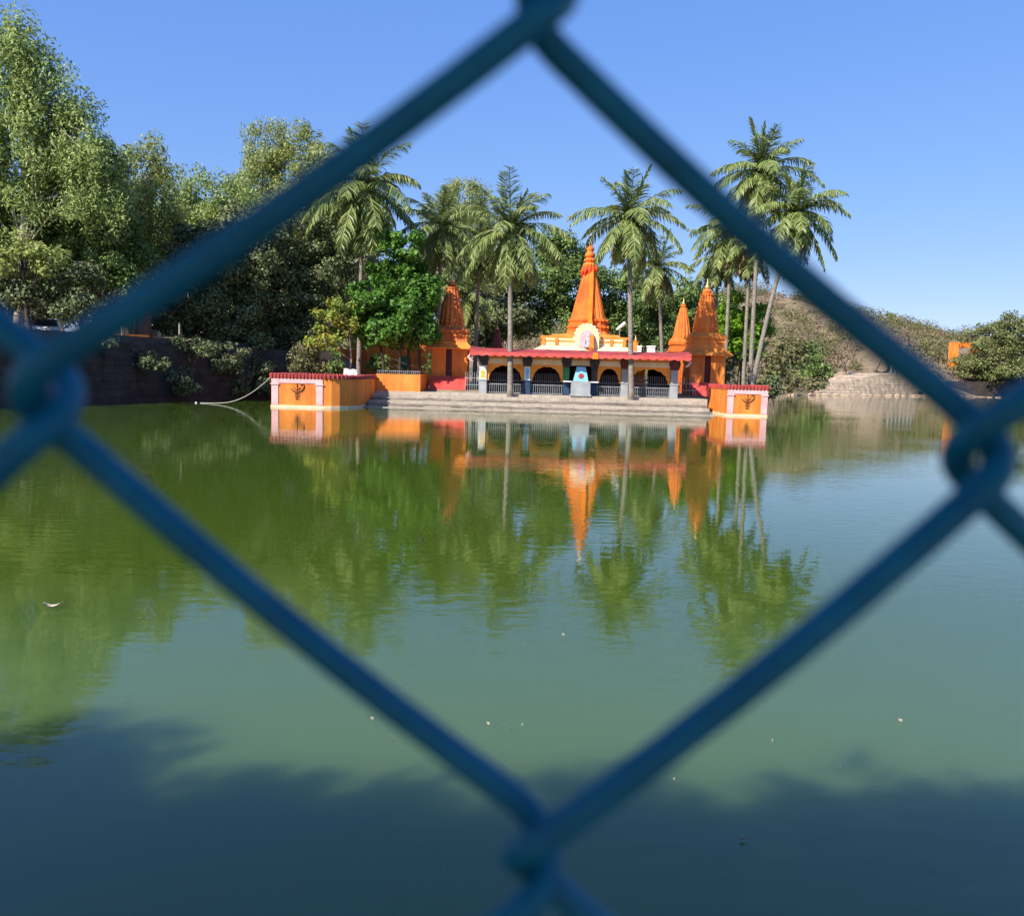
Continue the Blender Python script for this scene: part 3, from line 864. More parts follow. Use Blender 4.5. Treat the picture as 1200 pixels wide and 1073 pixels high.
# painted pedestal in the middle bay
t2 = empty('painted_pedestal', (4.3, FY - .35, PZ), 'grey pedestal with pale blue painted niche in the middle of the hall front', 'pedestal'); t2["_abs"] = 1
MB().box(3.72, 4.96, FY - .6, FY - .1, PZ, 1.86).box(3.66, 5.02, FY - .65, FY - .05, PZ, PZ + .12).build('base', M['grey'], t2)
MB().panel([(3.86, 1.862), (4.82, 1.862), (4.72, 2.35), (4.62, 2.78), (4.06, 2.78), (3.96, 2.35)], FY - .5, FY - .15).build('niche', M['blue'], t2)
mb = MB(); k = 10; pts = []
for i in range(2 * k):
    a = math.pi * i / k; r = .2 if i % 2 else .14
    pts.append((4.34 + r * math.cos(a), 2.2 + r * math.sin(a)))
mb.panel(pts, FY - .53, FY - .502).build('red_emblem', M['red'], t2)
MB().box(3.2, 3.7, FY - .35, FY - .1, 1.78, 1.85).build('side_slab', M['white'], t2)
MB().box(4.98, 5.5, FY - .35, FY - .1, 1.78, 1.85).build('side_slab', M['white'], t2)

# ------------------------------------------------------------------ spires
def ratha():
    q = [(1, -.34), (1, .34), (.93, .34), (.93, .58), (.83, .58), (.83, .74), (.74, .74), (.74, .83), (.58, .83), (.58, .93), (.34, .93), (.34, 1)]
    out = []
    for k in range(4):
        c, s = math.cos(k * math.pi / 2), math.sin(k * math.pi / 2)
        out += [(x * c - y * s, x * s + y * c) for x, y in q]
    return out
RATHA = ratha()
SQ = [(1, -1), (1, 1), (-1, 1), (-1, -1)]
def flutes(n=28, dep=.05):
    return [((1 + (dep if (i // 2) % 2 else -dep)) * math.cos(2 * math.pi * i / (2 * n)), (1 + (dep if (i // 2) % 2 else -dep)) * math.sin(2 * math.pi * i / (2 * n))) for i in range(2 * n)]
FLUTE = flutes()

def finial(root, cx, cy, z, s, mat=None, amat=None):
    MB().lathe([(.30 * s, z), (.34 * s, z + .04 * s), (.40 * s, z + .14 * s), (.40 * s, z + .22 * s), (.3 * s, z + .32 * s), (.16 * s, z + .38 * s)], cx, cy, 24, .05).build('ribbed_cushion', amat or M['spire'], root)
    z2 = z + .381 * s
    MB().lathe([(.12 * s, z2), (.2 * s, z2 + .06 * s), (.24 * s, z2 + .2 * s), (.18 * s, z2 + .34 * s), (.08 * s, z2 + .4 * s), (.12 * s, z2 + .47 * s), (.06 * s, z2 + .56 * s), (.045 * s, z2 + .75 * s), (.0 * s, z2 + 1.05 * s)], cx, cy, 14).build('finial', mat or M['gold'], root, True)

def turret(label, cx, cy, duller=False):
    """square shrine with a stair, a dark doorway, sloping eave, stepped tier and fluted spire"""
    r = empty('shrine_turret', (cx, cy, PZ), label, 'shrine', 'corner turret shrines'); r["_abs"] = 1
    hw = 1.27; yf = cy - hw
    wall = M['orange'] if not duller else M['orange']
    sp = M['spire'] if not duller else M['dull_orange']
    dw, zb, zt = .17, 1.95, 3.86
    dx = cx + (-.05 if duller else .02)
    mb = MB().box(cx - hw, dx - dw - .05, yf, yf + .3, PZ, zt).box(dx + dw + .05, cx + hw, yf, yf + .3, PZ, zt).box(dx - dw - .05, dx + dw + .05, yf + .001, yf + .3, PZ, zb)
    mb.box(cx - hw, cx - hw + .25, yf + .301, cy + hw, PZ, zt).box(cx + hw - .25, cx + hw, yf + .301, cy + hw, PZ, zt).box(cx - hw + .251, cx + hw - .251, cy + hw - .25, cy + hw, PZ, zt)
    mb.build('wall', wall, r)
    d = MB().box(dx - dw - .05, dx + dw + .05, yf + .2, yf + .24, zb, zt)
    for q in (-.12, 0, .12): d.box(dx + q - .015, dx + q + .015, yf + .17, yf + .199, zb, zt)
    d.build('door', M['maroon'], r)
    MB().loft(SQ, [(zt - .02, 1.70), (zt + .05, 1.72), (zt + .42, 1.26), (zt + .5, 1.24)], cx, cy).build('eave', M['orange'], r)
    z = zt + .501
    MB().loft(SQ, [(z, 1.2), (z + .38, 1.16), (z + .381, 1.24), (z + .5, 1.24), (z + .501, 1.16), (z + .7, 1.16), (z + .701, 1.3), (z + .88, 1.3), (z + .95, 1.2), (z + 1.02, 1.0), (z + 1.1, .98)], cx, cy).build('tier', M['orange'] if not duller else M['dull_orange'], r)
    z += 1.101
    MB().loft(FLUTE, [(z, .98), (z + .1, .9), (z + .101, .84), (z + .3, .86), (z + .301, .92), (z + .42, .92), (z + .421, .85)] +
              [(z + .42 + 2.25 * k / 12, .85 - .43 * (k / 12) ** 1.35) for k in range(1, 13)] + [(z + 2.72, .46), (z + 2.80, .46), (z + 2.86, .3)], cx, cy).build('spire', sp, r)
    finial(r, cx, cy, z + 2.861, .78, M['gold'], sp)
    st = MB()
    for k in range(6):
        st.box(cx - hw + .0, cx + hw - (.0 if duller else .35), yf - 1.75 + .29 * k, yf - 1.75 + .29 * (k + 1) - .001, PZ, PZ + .17 * (k + 1))
    st.build('stair', M['step_red'], r)
    return r
turret('duller orange corner turret shrine beside the bright green trees, spire under hanging fronds', -4.62, 62.3, True)
turret('clean orange corner turret shrine with red stair behind the smaller bastion', 13.72, 62.3)

def small_spire(label, cx, cy, z0, s, mat, base_h):
    r = empty('small_shrine', (cx, cy, PZ), label, 'shrine'); r["_abs"] = 1
    MB().loft(SQ, [(PZ, 1.05 * s), (z0, 1.05 * s), (z0 + .001, 1.15 * s), (z0 + .15 * s, 1.15 * s), (z0 + .16 * s, .95 * s), (z0 + base_h * .5, .92 * s), (z0 + base_h * .5 + .001, 1.0 * s), (z0 + base_h * .7, 1.0 * s), (z0 + base_h, .8 * s)], cx, cy).build('base', mat, r)
    z = z0 + base_h + .001
    MB().loft(FLUTE, [(z, .8 * s), (z + .12 * s, .8 * s), (z + .121 * s, .72 * s)] + [(z + (.12 + 2.4 * k / 10) * s, (.72 - .44 * (k / 10) ** 1.3) * s) for k in range(1, 11)] + [(z + 2.6 * s, .2 * s)], cx, cy).build('spire', mat, r)
    finial(r, cx, cy, z + 2.601 * s, .62 * s, M['gold'], mat)
    return r
small_spire('small clean orange shrine spire rising behind the roof beside the right turret', 13.75, 71.0, 4.3, .95, M['spire'], 1.2)
small_spire('shrine spire behind the hall roof, its deep shade put into dark maroon', -1.5, 72.0, 2.9, .75, M['maroon'], .8)  # shade is put into the colour: maroon keeps the spire dim in the sun
small_spire('sunlit orange inner shrine glimpsed through the last arch', 9.6, 68.6, 2.9, .7, M['orange'], .2)

# main tower
TX, TY = 6.2, 74.0
r = empty('temple_tower', (TX, TY, PZ), 'tallest orange temple tower with ribbed tapering sides and white finial', 'temple tower'); r["_abs"] = 1
MB().box(TX - 2.4, TX + 2.4, TY - 2.4, TY + 2.4, PZ, 5.6).build('sanctum', M['orange'], r)
prof = [(5.3, 2.2), (5.55, 2.15), (5.75, 1.85), (5.95, 1.74), (6.2, 1.72), (6.201, 1.80), (6.38, 1.80), (6.381, 1.64), (6.75, 1.6), (6.751, 1.68), (6.95, 1.68), (6.951, 1.5)]
prof += [(6.951 + (11.05 - 6.951) * k / 16, 1.47 - (1.47 - .52) * (k / 16) ** 1.02) for k in range(1, 17)]
prof += [(11.2, .5), (11.3, .42)]
MB().loft(RATHA, prof, TX, TY).build('spire', M['spire'], r)
MB().loft(FLUTE, [(11.3, .42), (11.4, .55), (11.55, .58), (11.7, .5), (11.75, .36), (11.8, .34), (11.9, .47), (12.05, .47), (12.15, .3)], TX, TY).build('ribbed_cushion', M['spire'], r)
MB().lathe([(.3, 12.152), (.42, 12.28), (.44, 12.45), (.3, 12.62), (.22, 12.7), (.34, 12.8), (.32, 12.98), (.2, 13.1), (.16, 13.2)], TX, TY, 16).build('pot', M['spire'], r, True)
MB().lathe([(.15, 13.202), (.24, 13.32), (.25, 13.5), (.13, 13.66), (.17, 13.76), (.1, 13.95), (.05, 14.2), (.0, 14.5)], TX, TY, 12).build('finial', M['white'], r, True)
# moulded terrace in front of the tower, above the hall roof
r = empty('roof_terrace', (5.3, 67.5, 3.75), 'cream and orange moulded tier on the hall roof below the tallest tower', 'roof tier'); r["_abs"] = 1
def rect(cx, hx, y0, y1, z0, z1, g0=0, g1=0):
    return ([(cx - hx - g0, y0 - g0, z0), (cx + hx + g0, y0 - g0, z0), (cx + hx + g0, y1, z0), (cx - hx - g0, y1, z0),
             (cx - hx - g1, y0 - g1, z1), (cx + hx + g1, y0 - g1, z1), (cx + hx + g1, y1, z1), (cx - hx - g1, y1, z1)],
            [(3, 2, 1, 0), (4, 5, 6, 7), (0, 1, 5, 4), (1, 2, 6, 5), (2, 3, 7, 6), (3, 0, 4, 7)])
MB().add(*rect(5.35, 3.2, 66.2, 71.5, 3.742, 4.45, 1.5, .05)).build('skirt_roof', M['cream'], r)
MB().add(*rect(5.35, 3.2, 66.2, 71.4, 4.452, 4.72)).add(*rect(5.35, 3.2, 66.2, 71.3, 4.86, 5.02)).build('wall', M['cream'], r)
MB().add(*rect(5.35, 3.27, 66.2, 71.45, 4.722, 4.858)).add(*rect(5.35, 3.34, 66.2, 71.4, 5.022, 5.2)).add(*rect(5.45, 2.75, 66.6, 71.5, 5.202, 5.36, 0, -.2)).build('moulding', M['orange'], r)
for x in (2.2, 3.2, 7.4, 8.4):
    MB().add(*rect(x, .12, 66.12, 66.19, 4.46, 5.0)).build('pilaster', M['orange'], r)
# ornate niche with a seated figure
def half_round(cx, z0, hw, h, n=14):
    return [(cx + hw, z0)] + [(cx + hw * math.cos(math.pi * i / n), z0 + h * .45 + h * .55 * math.sin(math.pi * i / n)) for i in range(n + 1)] + [(cx - hw, z0)]
r = empty('ornate_niche', (5.55, 65.9, 4.2), 'cream and pink arched niche with a small seated figure below the tallest tower', 'niche'); r["_abs"] = 1
MB().panel(half_round(5.5, 4.25, .92, 1.85)[::-1], 65.75, 66.1).build('surround', M['cream'], r)
mb = MB()
for i in range(11):
    a = math.pi * i / 10
    x, z = 5.5 + .88 * math.cos(a), 5.1 + .95 * math.sin(a)
    mb.lathe([(0, z - .17), (.14, z - .1), (.19, z), (.13, z + .1), (0, z + .16)], x, 65.9, 8)
mb.build('scalloped_crest', M['cream'], r, True)
MB().panel(half_round(5.5, 4.3, .6, 1.35)[::-1], 65.70, 65.748).build('recess', M['pink'], r)
mb = MB().lathe([(.0, 4.32), (.36, 4.34), (.38, 4.46), (.24, 4.6), (.22, 4.75), (.25, 4.9), (.18, 5.02), (.08, 5.06), (.13, 5.14), (.15, 5.26), (.1, 5.38), (.05, 5.45), (.0, 5.55)], 5.62, 65.6, 12)
mb.tube([(5.42, 65.6, 4.95), (5.28, 65.5, 4.75), (5.36, 65.38, 4.62)], [.075, .065, .05], 8).tube([(5.82, 65.6, 4.95), (5.96, 65.5, 4.75), (5.88, 65.38, 4.62)], [.075, .065, .05], 8)
mb.build('seated_figure', rough_mat('blue_grey_paint', (0.25, 0.28, 0.42), (0.4, 0.4, 0.52), 3, .6, 0), r, True)
# saffron cloth tied near the top of the tower and running down over the roof
def ribbon(pts, w, mat, name, label, cat):
    vs = []; fs = []
    for i, p in enumerate(pts):
        q = w * (1 + .15 * math.sin(i * 1.7))
        vs += [(p[0] - q, p[1] + .02 * math.sin(i * 2.1), p[2]), (p[0] + q, p[1], p[2]), (p[0] + q, p[1] + .02, p[2]), (p[0] - q, p[1] + .02 + .02 * math.sin(i * 2.1), p[2])]
    for i in range(len(pts) - 1):
        for j in range(4):
            fs.append((i * 4 + j, i * 4 + (j + 1) % 4, i * 4 + 4 + (j + 1) % 4, i * 4 + 4 + j))
    fs += [(3, 2, 1, 0), tuple(range(len(pts) * 4 - 4, len(pts) * 4))]
    o = MB().add(vs, fs).build(name, mat)
    return tag(o, label, cat)
p = []
for i in range(22):
    q = i / 21
    y = TY - .75 - q * 3.5 if q < .5 else TY - 2.5 - (q - .5) * 32
    p.append(Vector((6.33 - .0 * q, 0, 11.2 - 7.5 * q)))
line = [(73.35, 11.2), (72.9, 9.6), (72.4, 7.6), (71.9, 6.9), (70.5, 6.3), (67.6, 5.7), (65.5, 5.3), (65.2, 4.6), (64.9, 3.9), (60.0, 3.8), (55.2, 3.7), (54.82, 3.62), (54.8, 3.3)]
ribbon([(6.3 - (73.35 - y) * .062, y, z) for y, z in line], .17, M['cloth'], 'cloth_streamer', 'long saffron cloth streamer running down the front of the tallest tower', 'cloth')
mb = MB()
for i in range(5):
    a = R(-150 + i * 30)
    mb.tube([(TX + .5 * math.cos(a), TY + .5 * math.sin(a), 11.35), (TX + .66 * math.cos(a) - .05, TY + .66 * math.sin(a), 11.05), (TX + .72 * math.cos(a) - .12, TY + .72 * math.sin(a), 10.6 + .08 * i)], [.16, .17, .05], 8)
tag(mb.build('tied_cloth', M['red_cloth'], None, True), 'bright vermilion cloth tied round the neck of the tallest tower', 'cloth')
# flood light on the terrace corner
fl = at(728, 383, 66.5)
r = empty('floodlight', (fl.x, 66.5, 5.0), 'small white floodlight tilted up at the end of the roof tier', 'floodlight'); r["_abs"] = 1
MB().tube([(fl.x - .1, 66.5, 5.2), (fl.x - .1, 66.5, fl.z)], .03, 8).build('bracket', M['rail_dim'], r)
MB().tube([(fl.x - .32, 66.5, fl.z - .22), (fl.x - .05, 66.45, fl.z + .02), (fl.x + .3, 66.4, fl.z + .32)], [.1, .12, .13], 10).build('lamp_housing', M['white'], r)
for px, w_ in ((749, .3), (763, .55)):
    q = at(px, 409, 67.5)
    tag(MB().box(q.x - w_ / 2, q.x + w_ / 2, 67.3, 67.3 + w_, 3.5, q.z + .15).box(q.x - w_ / 2 - .05, q.x + w_ / 2 + .05, 67.25, 67.35 + w_, q.z + .151, q.z + .25).build('rooftop_box', M['white']),
        'narrow white box on the roof by the palm trunk' if px < 755 else 'wider white box on the roof near the small spire', 'box')
# orange house wall behind the trees
t = empty('orange_house', (-10, 74, 2), 'low orange house with gabled front seen between the trunks behind the planter', 'house'); t["_abs"] = 1
MB().box(-15.5, -12.3, 72, 78, 1.0, 3.9).panel([(-12.298, 1.0), (-7.2, 1.0), (-7.2, 4.1), (-9.7, 5.2), (-12.298, 4.1)], 71.5, 78).build('wall', M['orange'], t)
MB().box(-9.6, -8.7, 71.44, 71.498, 1.4, 3.4).build('door', M['green'], t)
MB().box(-12.0, -11.2, 71.44, 71.498, 2.2, 3.3).build('window', M['dark'], t)

# ------------------------------------------------------------------ left embankment and what stands on it
WALL = [(-31.2, 20), (-25.1, 40.5), (-21.6, 52.9), (-17.7, 59.6), (-12.8, 60.5)]
def strip(poly, th, z0, z1, jit=0.0, batter=0.15):
    mb = MB(); n = len(poly)
    fr, bk = [], []
    pts = []
    for i in range(n - 1):
        a, b_ = Vector(poly[i]), Vector(poly[i + 1]); k = max(1, int((b_ - a).length / 1.2))
        pts += [a.lerp(b_, j / k) for j in range(k)]
    pts.append(Vector(poly[-1]))
    rr = random.Random(5); vs = []; fs = []
    for i, p in enumerate(pts):
        d = (pts[min(i + 1, len(pts) - 1)] - pts[max(i - 1, 0)]).normalized(); nr = Vector((d.y, -d.x))
        j = rr.uniform(-jit, jit)
        a = p + nr * (batter + j * .3); b_ = p + nr * j * .3; c = p - nr * th
        vs += [(a.x, a.y, z0), (b_.x, b_.y, z1 + j), (c.x, c.y, z1 + j), (c.x, c.y, z0)]
    for i in range(len(pts) - 1):
        for q in range(4):
            fs.append((i * 4 + q, (i + 1) * 4 + q, (i + 1) * 4 + (q + 1) % 4, i * 4 + (q + 1) % 4))
    fs += [(0, 1, 2, 3), tuple(range(len(vs) - 4, len(vs)))[::-1]]
    return mb.add(vs, fs)
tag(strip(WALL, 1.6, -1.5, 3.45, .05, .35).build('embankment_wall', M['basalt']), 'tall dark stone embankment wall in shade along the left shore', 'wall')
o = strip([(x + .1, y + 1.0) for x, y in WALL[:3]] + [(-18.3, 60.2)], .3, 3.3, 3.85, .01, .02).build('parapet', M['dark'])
tag(o, 'low dark stone parapet on top of the dark embankment wall', 'parapet')
# rubble slide with roots on the wall end
mb = MB(); rr = random.Random(11)
for i in range(60):
    q = rr.random(); c = at(215 + 55 * q + rr.uniform(-8, 8), 402 + 40 * q + rr.uniform(-6, 6), 55.6 + 3 * q)
    s = rr.uniform(.12, .4)
    mb.lathe([(0, c.z - s * .6), (s * .8, c.z - s * .35), (s, c.z), (s * .6, c.z + s * .4), (0, c.z + s * .55)], c.x, c.y + rr.uniform(-.4, .4), 6)
tag(mb.build('rubble', M['rubble']), 'spill of pale rubble and earth over the dark embankment wall', 'rubble', None, 'stuff')
# parked car
def car(label, loc, rz):
    r = empty('parked_car', loc, label, 'car', None, rz)
    MB().panel([(-2.1, .35), (2.1, .35), (2.15, .75), (1.9, .95), (.95, 1.02), (.35, 1.5), (-1.2, 1.52), (-1.95, 1.0), (-2.15, .9)], -.82, .82).build('body', M['car_white'], r)
    for s in (-1, 1):
        MB().panel([(.8, 1.02), (.3, 1.43), (-1.15, 1.45), (-1.7, 1.02)], .822 * s, .83 * s).build('side_window', M['glass'], r)
        for x in (-1.35, 1.35):
            w = MB(); k = 16
            w.add([(x + .33 * math.cos(2 * math.pi * i / k), yy, .33 + .33 * math.sin(2 * math.pi * i / k)) for yy in (.66 * s, .86 * s) for i in range(k)],
                  [tuple(range(k)), tuple(range(k, 2 * k))[::-1]] + [(i, k + i, k + (i + 1) % k, (i + 1) % k) for i in range(k)])
            w.build('wheel', M['black'], r)
        MB().box(2.1, 2.16, .5 * s - .2, .5 * s + .2, .62, .78).build('headlight', M['glass'], r)
    MB().add([(.98, -.7, 1.045), (.98, .7, 1.045), (.42, .66, 1.47), (.42, -.66, 1.47)], [(0, 1, 2, 3)]).build('windscreen', M['glass'], r)
    return r
q = at(52, 386, 52)
car('white car parked on the left bank under the dark trees', (q.x, 52, 3.3), R(-60))
def stall(label, px, Y, w, rz, mats):
    q = at(px, 400, Y)
    r = empty('roadside_stall', (q.x, Y, 3.3), label, 'stall', 'roadside stalls on the bank', rz)
    MB().box(-w / 2, w / 2, -.9, .9, 0, .85).build('counter', mats[0], r)
    MB().add([(-w / 2 - .3, -1.6, 2.2), (w / 2 + .3, -1.6, 2.2), (w / 2 + .3, 1.2, 2.7), (-w / 2 - .3, 1.2, 2.7), (-w / 2 - .3, -1.6, 2.14), (w / 2 + .3, -1.6, 2.14), (w / 2 + .3, 1.2, 2.64), (-w / 2 - .3, 1.2, 2.64)],
             [(0, 1, 2, 3), (7, 6, 5, 4), (0, 4, 5, 1), (1, 5, 6, 2), (2, 6, 7, 3), (3, 7, 4, 0)]).build('awning', mats[1], r)
    MB().box(-w / 2, w / 2, .95, 1.05, 0, 2.5).build('back_panel', mats[2], r)
    for x in (-w / 2, w / 2): MB().tube([(x, -1.4, 0), (x, -1.4, 2.15)], .05, 8).build('post', M['pale_bark'], r)
    mb = MB(); k = int(w / .35)
    for i in range(k):
        mb.lathe([(.0, .85), (.13, .852), (.15, 1.0), (.08, 1.1 + .1 * (i % 3)), (0, 1.15 + .1 * (i % 3))], -w / 2 + .2 + i * .35, -.5, 8)
    mb.build('goods', M['cream'], r)
stall('wooden stall with orange counter at the left end of the bank row', 150, 58, 3.2, R(-50), (M['amber'], M['rust'], M['maroon']))
stall('stall with tan counter and white back under the dark tree', 188, 61, 2.8, R(-50), (M['tan'], M['rust'], M['white']))
stall('red backed stall at the right end of the bank row', 250, 64, 3.5, R(-45), (M['maroon'], M['rust'], M['rust']))
stall('red roofed stall near the parked car behind the fence knot', 82, 58, 2.6, R(-60), (M['tan'], M['rust'], M['pink']))
for px, h, lb in ((143, 2.4, 'pale post standing left of the stalls on the bank'), (210, 1.6, 'short pale post at the edge of the embankment wall')):
    q = at(px, 400, 55.5)
    tag(MB().tube([(q.x, 55.5, 3.2), (q.x + .03, 55.5, 3.3 + h)], .06, 8).tube([(q.x, 55.5, 3.3 + h), (q.x, 55.5, 3.36 + h)], [.08, .05], 8).build('bank_post', M['pale_bark']), lb, 'post')
# mooring rope and its float
p0, p1 = Vector((-13.82, 48.75, 1.72)), Vector((-18.7, 51.0, 0.02))
pts = []
for i in range(25):
    q = i / 24; s = p0.lerp(p1, q); s.z = s.z - 0.75 * math.sin(q * math.pi) * (1 - .35 * q); pts.append((s.x, s.y, max(s.z, .012)))
tag(MB().tube(pts, .015, 6).build('mooring_rope', M['rope']), 'pale rope sagging from the larger bastion down to the water', 'rope')
tag(MB().lathe([(0, -.04), (.05, -.02), (.07, .02), (.04, .06), (0, .07)], p1.x - .25, p1.y, 10).build('rope_float', M['white'], None, True), 'small white float on the water at the end of the rope', 'float')

# ------------------------------------------------------------------ far right shore
t = empty('ghat_wall', (60, 144, 0), 'tan rubble stone landing wall on the far right shore', 'wall'); t["_abs"] = 1
def shore(q): return Vector((49.5 + (71.2 - 49.5) * q, 136.2 + (151 - 136.2) * q))
a, b_ = shore(0), shore(1); d = (b_ - a).normalized(); nr = Vector((-d.y, d.x))
vs = []; fs = []; K = 20; rr = random.Random(3)
for i in range(K + 1):
    p = a.lerp(b_, i / K); h = 1.8 + 1.9 * min(1, max(0, (i / K - .15) / .5)) + rr.uniform(-.12, .12)
    if i > K * .7: h = 3.85
    f0 = p - nr * .3; f1 = p + nr * (2.2 * (1 - i / K) + .2); bk = p + nr * 9
    vs += [(f0.x, f0.y, -1), (f1.x, f1.y, h), (bk.x, bk.y, h + .3 if i < K * .7 else h), (bk.x, bk.y, -1)]
for i in range(K):
    for q in range(4): fs.append((i * 4 + q, i * 4 + 4 + q, i * 4 + 4 + (q + 1) % 4, i * 4 + (q + 1) % 4))
fs += [(0, 1, 2, 3), tuple(range(len(vs) - 4, len(vs)))[::-1]]
MB().add(vs, fs).build('wall', M['rubble'], t)
mb = MB()
for i in range(7):
    p = a.lerp(b_, .72 + i * .045) + nr * .8
    mb.box(p.x - .1, p.x + .1, p.y - .1, p.y + .1, 3.8, 5.0)
p, q = a.lerp(b_, .72) + nr * .8, a.lerp(b_, .99) + nr * .8
for z in (4.4, 4.85): mb.tube([(p.x, p.y, z), (q.x, q.y, z)], .05, 6)
mb.build('guard_rail', M['rail_white'], t)
mb = MB(); rr = random.Random(8)
SH = [(24, 117.5), (43.6, 129.2), (50, 135.6), (71, 150.2), (84, 157), (110, 150)]
for i in range(150):
    k = rr.randrange(len(SH) - 1); q = rr.random()
    x = SH[k][0] + (SH[k + 1][0] - SH[k][0]) * q + rr.uniform(-.6, .6); y = SH[k][1] + (SH[k + 1][1] - SH[k][1]) * q + rr.uniform(-.6, .6)
    s = rr.uniform(.1, .3) if i % 4 else rr.uniform(.3, .6)
    mb.lathe([(0, -.3), (s * .9, -.1), (s, .1), (s * .6, s * .5), (0, s * .65)], x, y, 6)
tag(mb.build('shore_rocks', M['rubble']), 'pale rocks along the far right waterline', 'rocks', None, 'stuff')
t = empty('orange_gateway', (74.3, 156, 3), 'tall orange gateway beside the wide tree on the far right shore', 'gateway'); t["_abs"] = 1
gy0 = 164.0; q0 = at(1114, 430, gy0); q1 = at(1122, 430, gy0)
for x in (q0.x, q0.x + 4.2):
    MB().box(x, x + 1.3, gy0, gy0 + 1.3, 1.0, 10.2).build('pillar', M['orange'], t)
MB().box(q0.x + 1.55, q0.x + 4.15, gy0 + .1, gy0 + 1.2, 9.2, 10.2).build('lintel', M['orange'], t)
tag(MB().box(80, 112, 158.6, 159.6, -1, 2.8).build('far_shore_wall', M['basalt']), 'dark stone wall under the wide tree on the far right shore', 'wall')

# ------------------------------------------------------------------ trees
EU = dict(leaf=.27, rc=.85, per=150, droop=.5, aspect=.36, dens=1.15)
tree('eucalyptus_tree', 'tallest feathery pale green tree at the left edge of the photo', 'tree', (18, 390), 52,
     [(28, 62, 26, 34), (-8, 70, 34, 44), (45, 105, 30, 30), (92, 158, 28, 30), (120, 195, 24, 26), (60, 170, 40, 40), (120, 225, 40, 40), (10, 120, 34, 40), (62, 125, 36, 36), (95, 165, 34, 36), (30, 190, 44, 42), (75, 225, 48, 40), (120, 205, 26, 34), (-30, 150, 45, 60), (-20, 240, 45, 50)], L['euc'], M['pale_bark'], .3, nl=26, seed=2, **EU)
tree('eucalyptus_tree', 'yellowish feathery tree just right of the tallest pale tree', 'tree', (150, 400), 60,
     [(160, 205, 26, 28), (185, 190, 16, 26), (140, 240, 36, 34), (185, 250, 28, 34), (150, 290, 44, 34)], L['euc_yellow'], M['pale_bark'], .22, nl=20, seed=3, **EU)
tree('eucalyptus_tree', 'lower pale tree between the yellowish tree and the dark broad trees', 'tree', (225, 400), 66,
     [(222, 215, 18, 16), (238, 240, 28, 26), (268, 240, 28, 28), (212, 270, 30, 34), (260, 280, 40, 34)], L['euc'], M['pale_bark'], .2, nl=18, seed=4, **EU)
tree('eucalyptus_tree', 'tall pale yellow tree behind the fence wire left of the first tall palm', 'tree', (335, 400), 76,
     [(312, 178, 26, 28), (345, 190, 36, 38), (375, 215, 30, 40), (305, 225, 30, 34), (345, 250, 42, 40), (390, 265, 22, 34)], L['euc_yellow'], M['pale_bark'], .25, nl=20, seed=5, **EU)
tree('eucalyptus_tree', 'pale treetop showing between the second and third palms', 'tree', (540, 400), 92,
     [(545, 232, 24, 20), (520, 255, 26, 24), (560, 262, 30, 26)], L['euc_yellow'], M['pale_bark'], .22, nl=10, seed=6, **EU)
DK = dict(leaf=.23, rc=.8, per=190, dens=1.3, up=.5)
tree('broad_tree', 'dark olive broad tree hanging over the embankment wall, left one of two', 'tree', (255, 400), 61,
     [(215, 345, 40, 36), (250, 310, 48, 46), (290, 290, 50, 46), (225, 300, 36, 36), (265, 365, 52, 30), (200, 365, 30, 24), (285, 398, 40, 22), (232, 388, 36, 16)], L['dark'], M['dark_bark'], .3, seed=7, **DK)
tree('broad_tree', 'dark olive broad tree right of its twin, close to the first tall palm', 'tree', (340, 410), 64,
     [(335, 290, 50, 44), (378, 315, 36, 48), (300, 275, 36, 30), (330, 350, 54, 40), (385, 365, 28, 36), (310, 390, 50, 26), (350, 405, 40, 26)], L['dark'], M['dark_bark'], .3, seed=8, **DK)
tree('broad_tree', 'shady dark tree on the bank below the tallest pale tree', 'tree', (60, 390), 55,
     [(20, 255, 46, 44), (75, 245, 50, 44), (-20, 280, 40, 50), (120, 285, 44, 36), (60, 315, 50, 26), (150, 320, 36, 36)], L['mid'], M['dark_bark'], .3, seed=9, **DK)
tree('broad_tree', 'low tree at the left edge above the fence knot, sunlight put into its yellow green leaves', 'tree', (35, 392), 48,
     [(42, 305, 30, 17), (8, 318, 26, 16), (20, 290, 24, 14)], L['euc_yellow'], M['dark_bark'], .16, seed=10, leaf=.26, rc=.6, per=80, dens=.9)  # bright-lit clump: its sunlight is put into the paler leaf colour
tree('understory_tree', 'dark tangled low tree at the left edge under the tallest pale tree', 'tree', (10, 395), 49,
     [(8, 345, 40, 24), (60, 350, 34, 22), (-30, 340, 40, 34), (95, 340, 30, 24)], L['dark'], M['dark_bark'], .16, seed=33, **DK)
tree('broad_tree', 'dark tree filling the gap behind the roadside stalls', 'tree', (170, 395), 74,
     [(160, 330, 50, 40), (110, 340, 46, 36), (215, 320, 40, 40), (60, 350, 40, 30), (180, 370, 50, 24)], L['dark'], M['dark_bark'], .3, seed=11, **DK)
tree('broad_tree', 'deep green tree at the back of the left bank behind the pale trees', 'tree', (60, 395), 88,
     [(40, 280, 60, 60), (-30, 290, 60, 70), (100, 270, 50, 60), (20, 350, 80, 40), (120, 350, 60, 40), (-60, 350, 60, 50)], L['mid'], M['dark_bark'], .35, seed=31, leaf=.34, rc=1.2, per=190, dens=1.2)
tree('broad_tree', 'deep green tree at the back between the pale trees and the first palm', 'tree', (270, 400), 94,
     [(200, 270, 44, 50), (270, 280, 50, 60), (340, 270, 50, 60), (400, 290, 44, 60), (220, 350, 60, 50), (310, 360, 60, 50), (400, 370, 50, 50)], L['mid'], M['dark_bark'], .35, seed=32, leaf=.34, rc=1.2, per=190, dens=1.2)
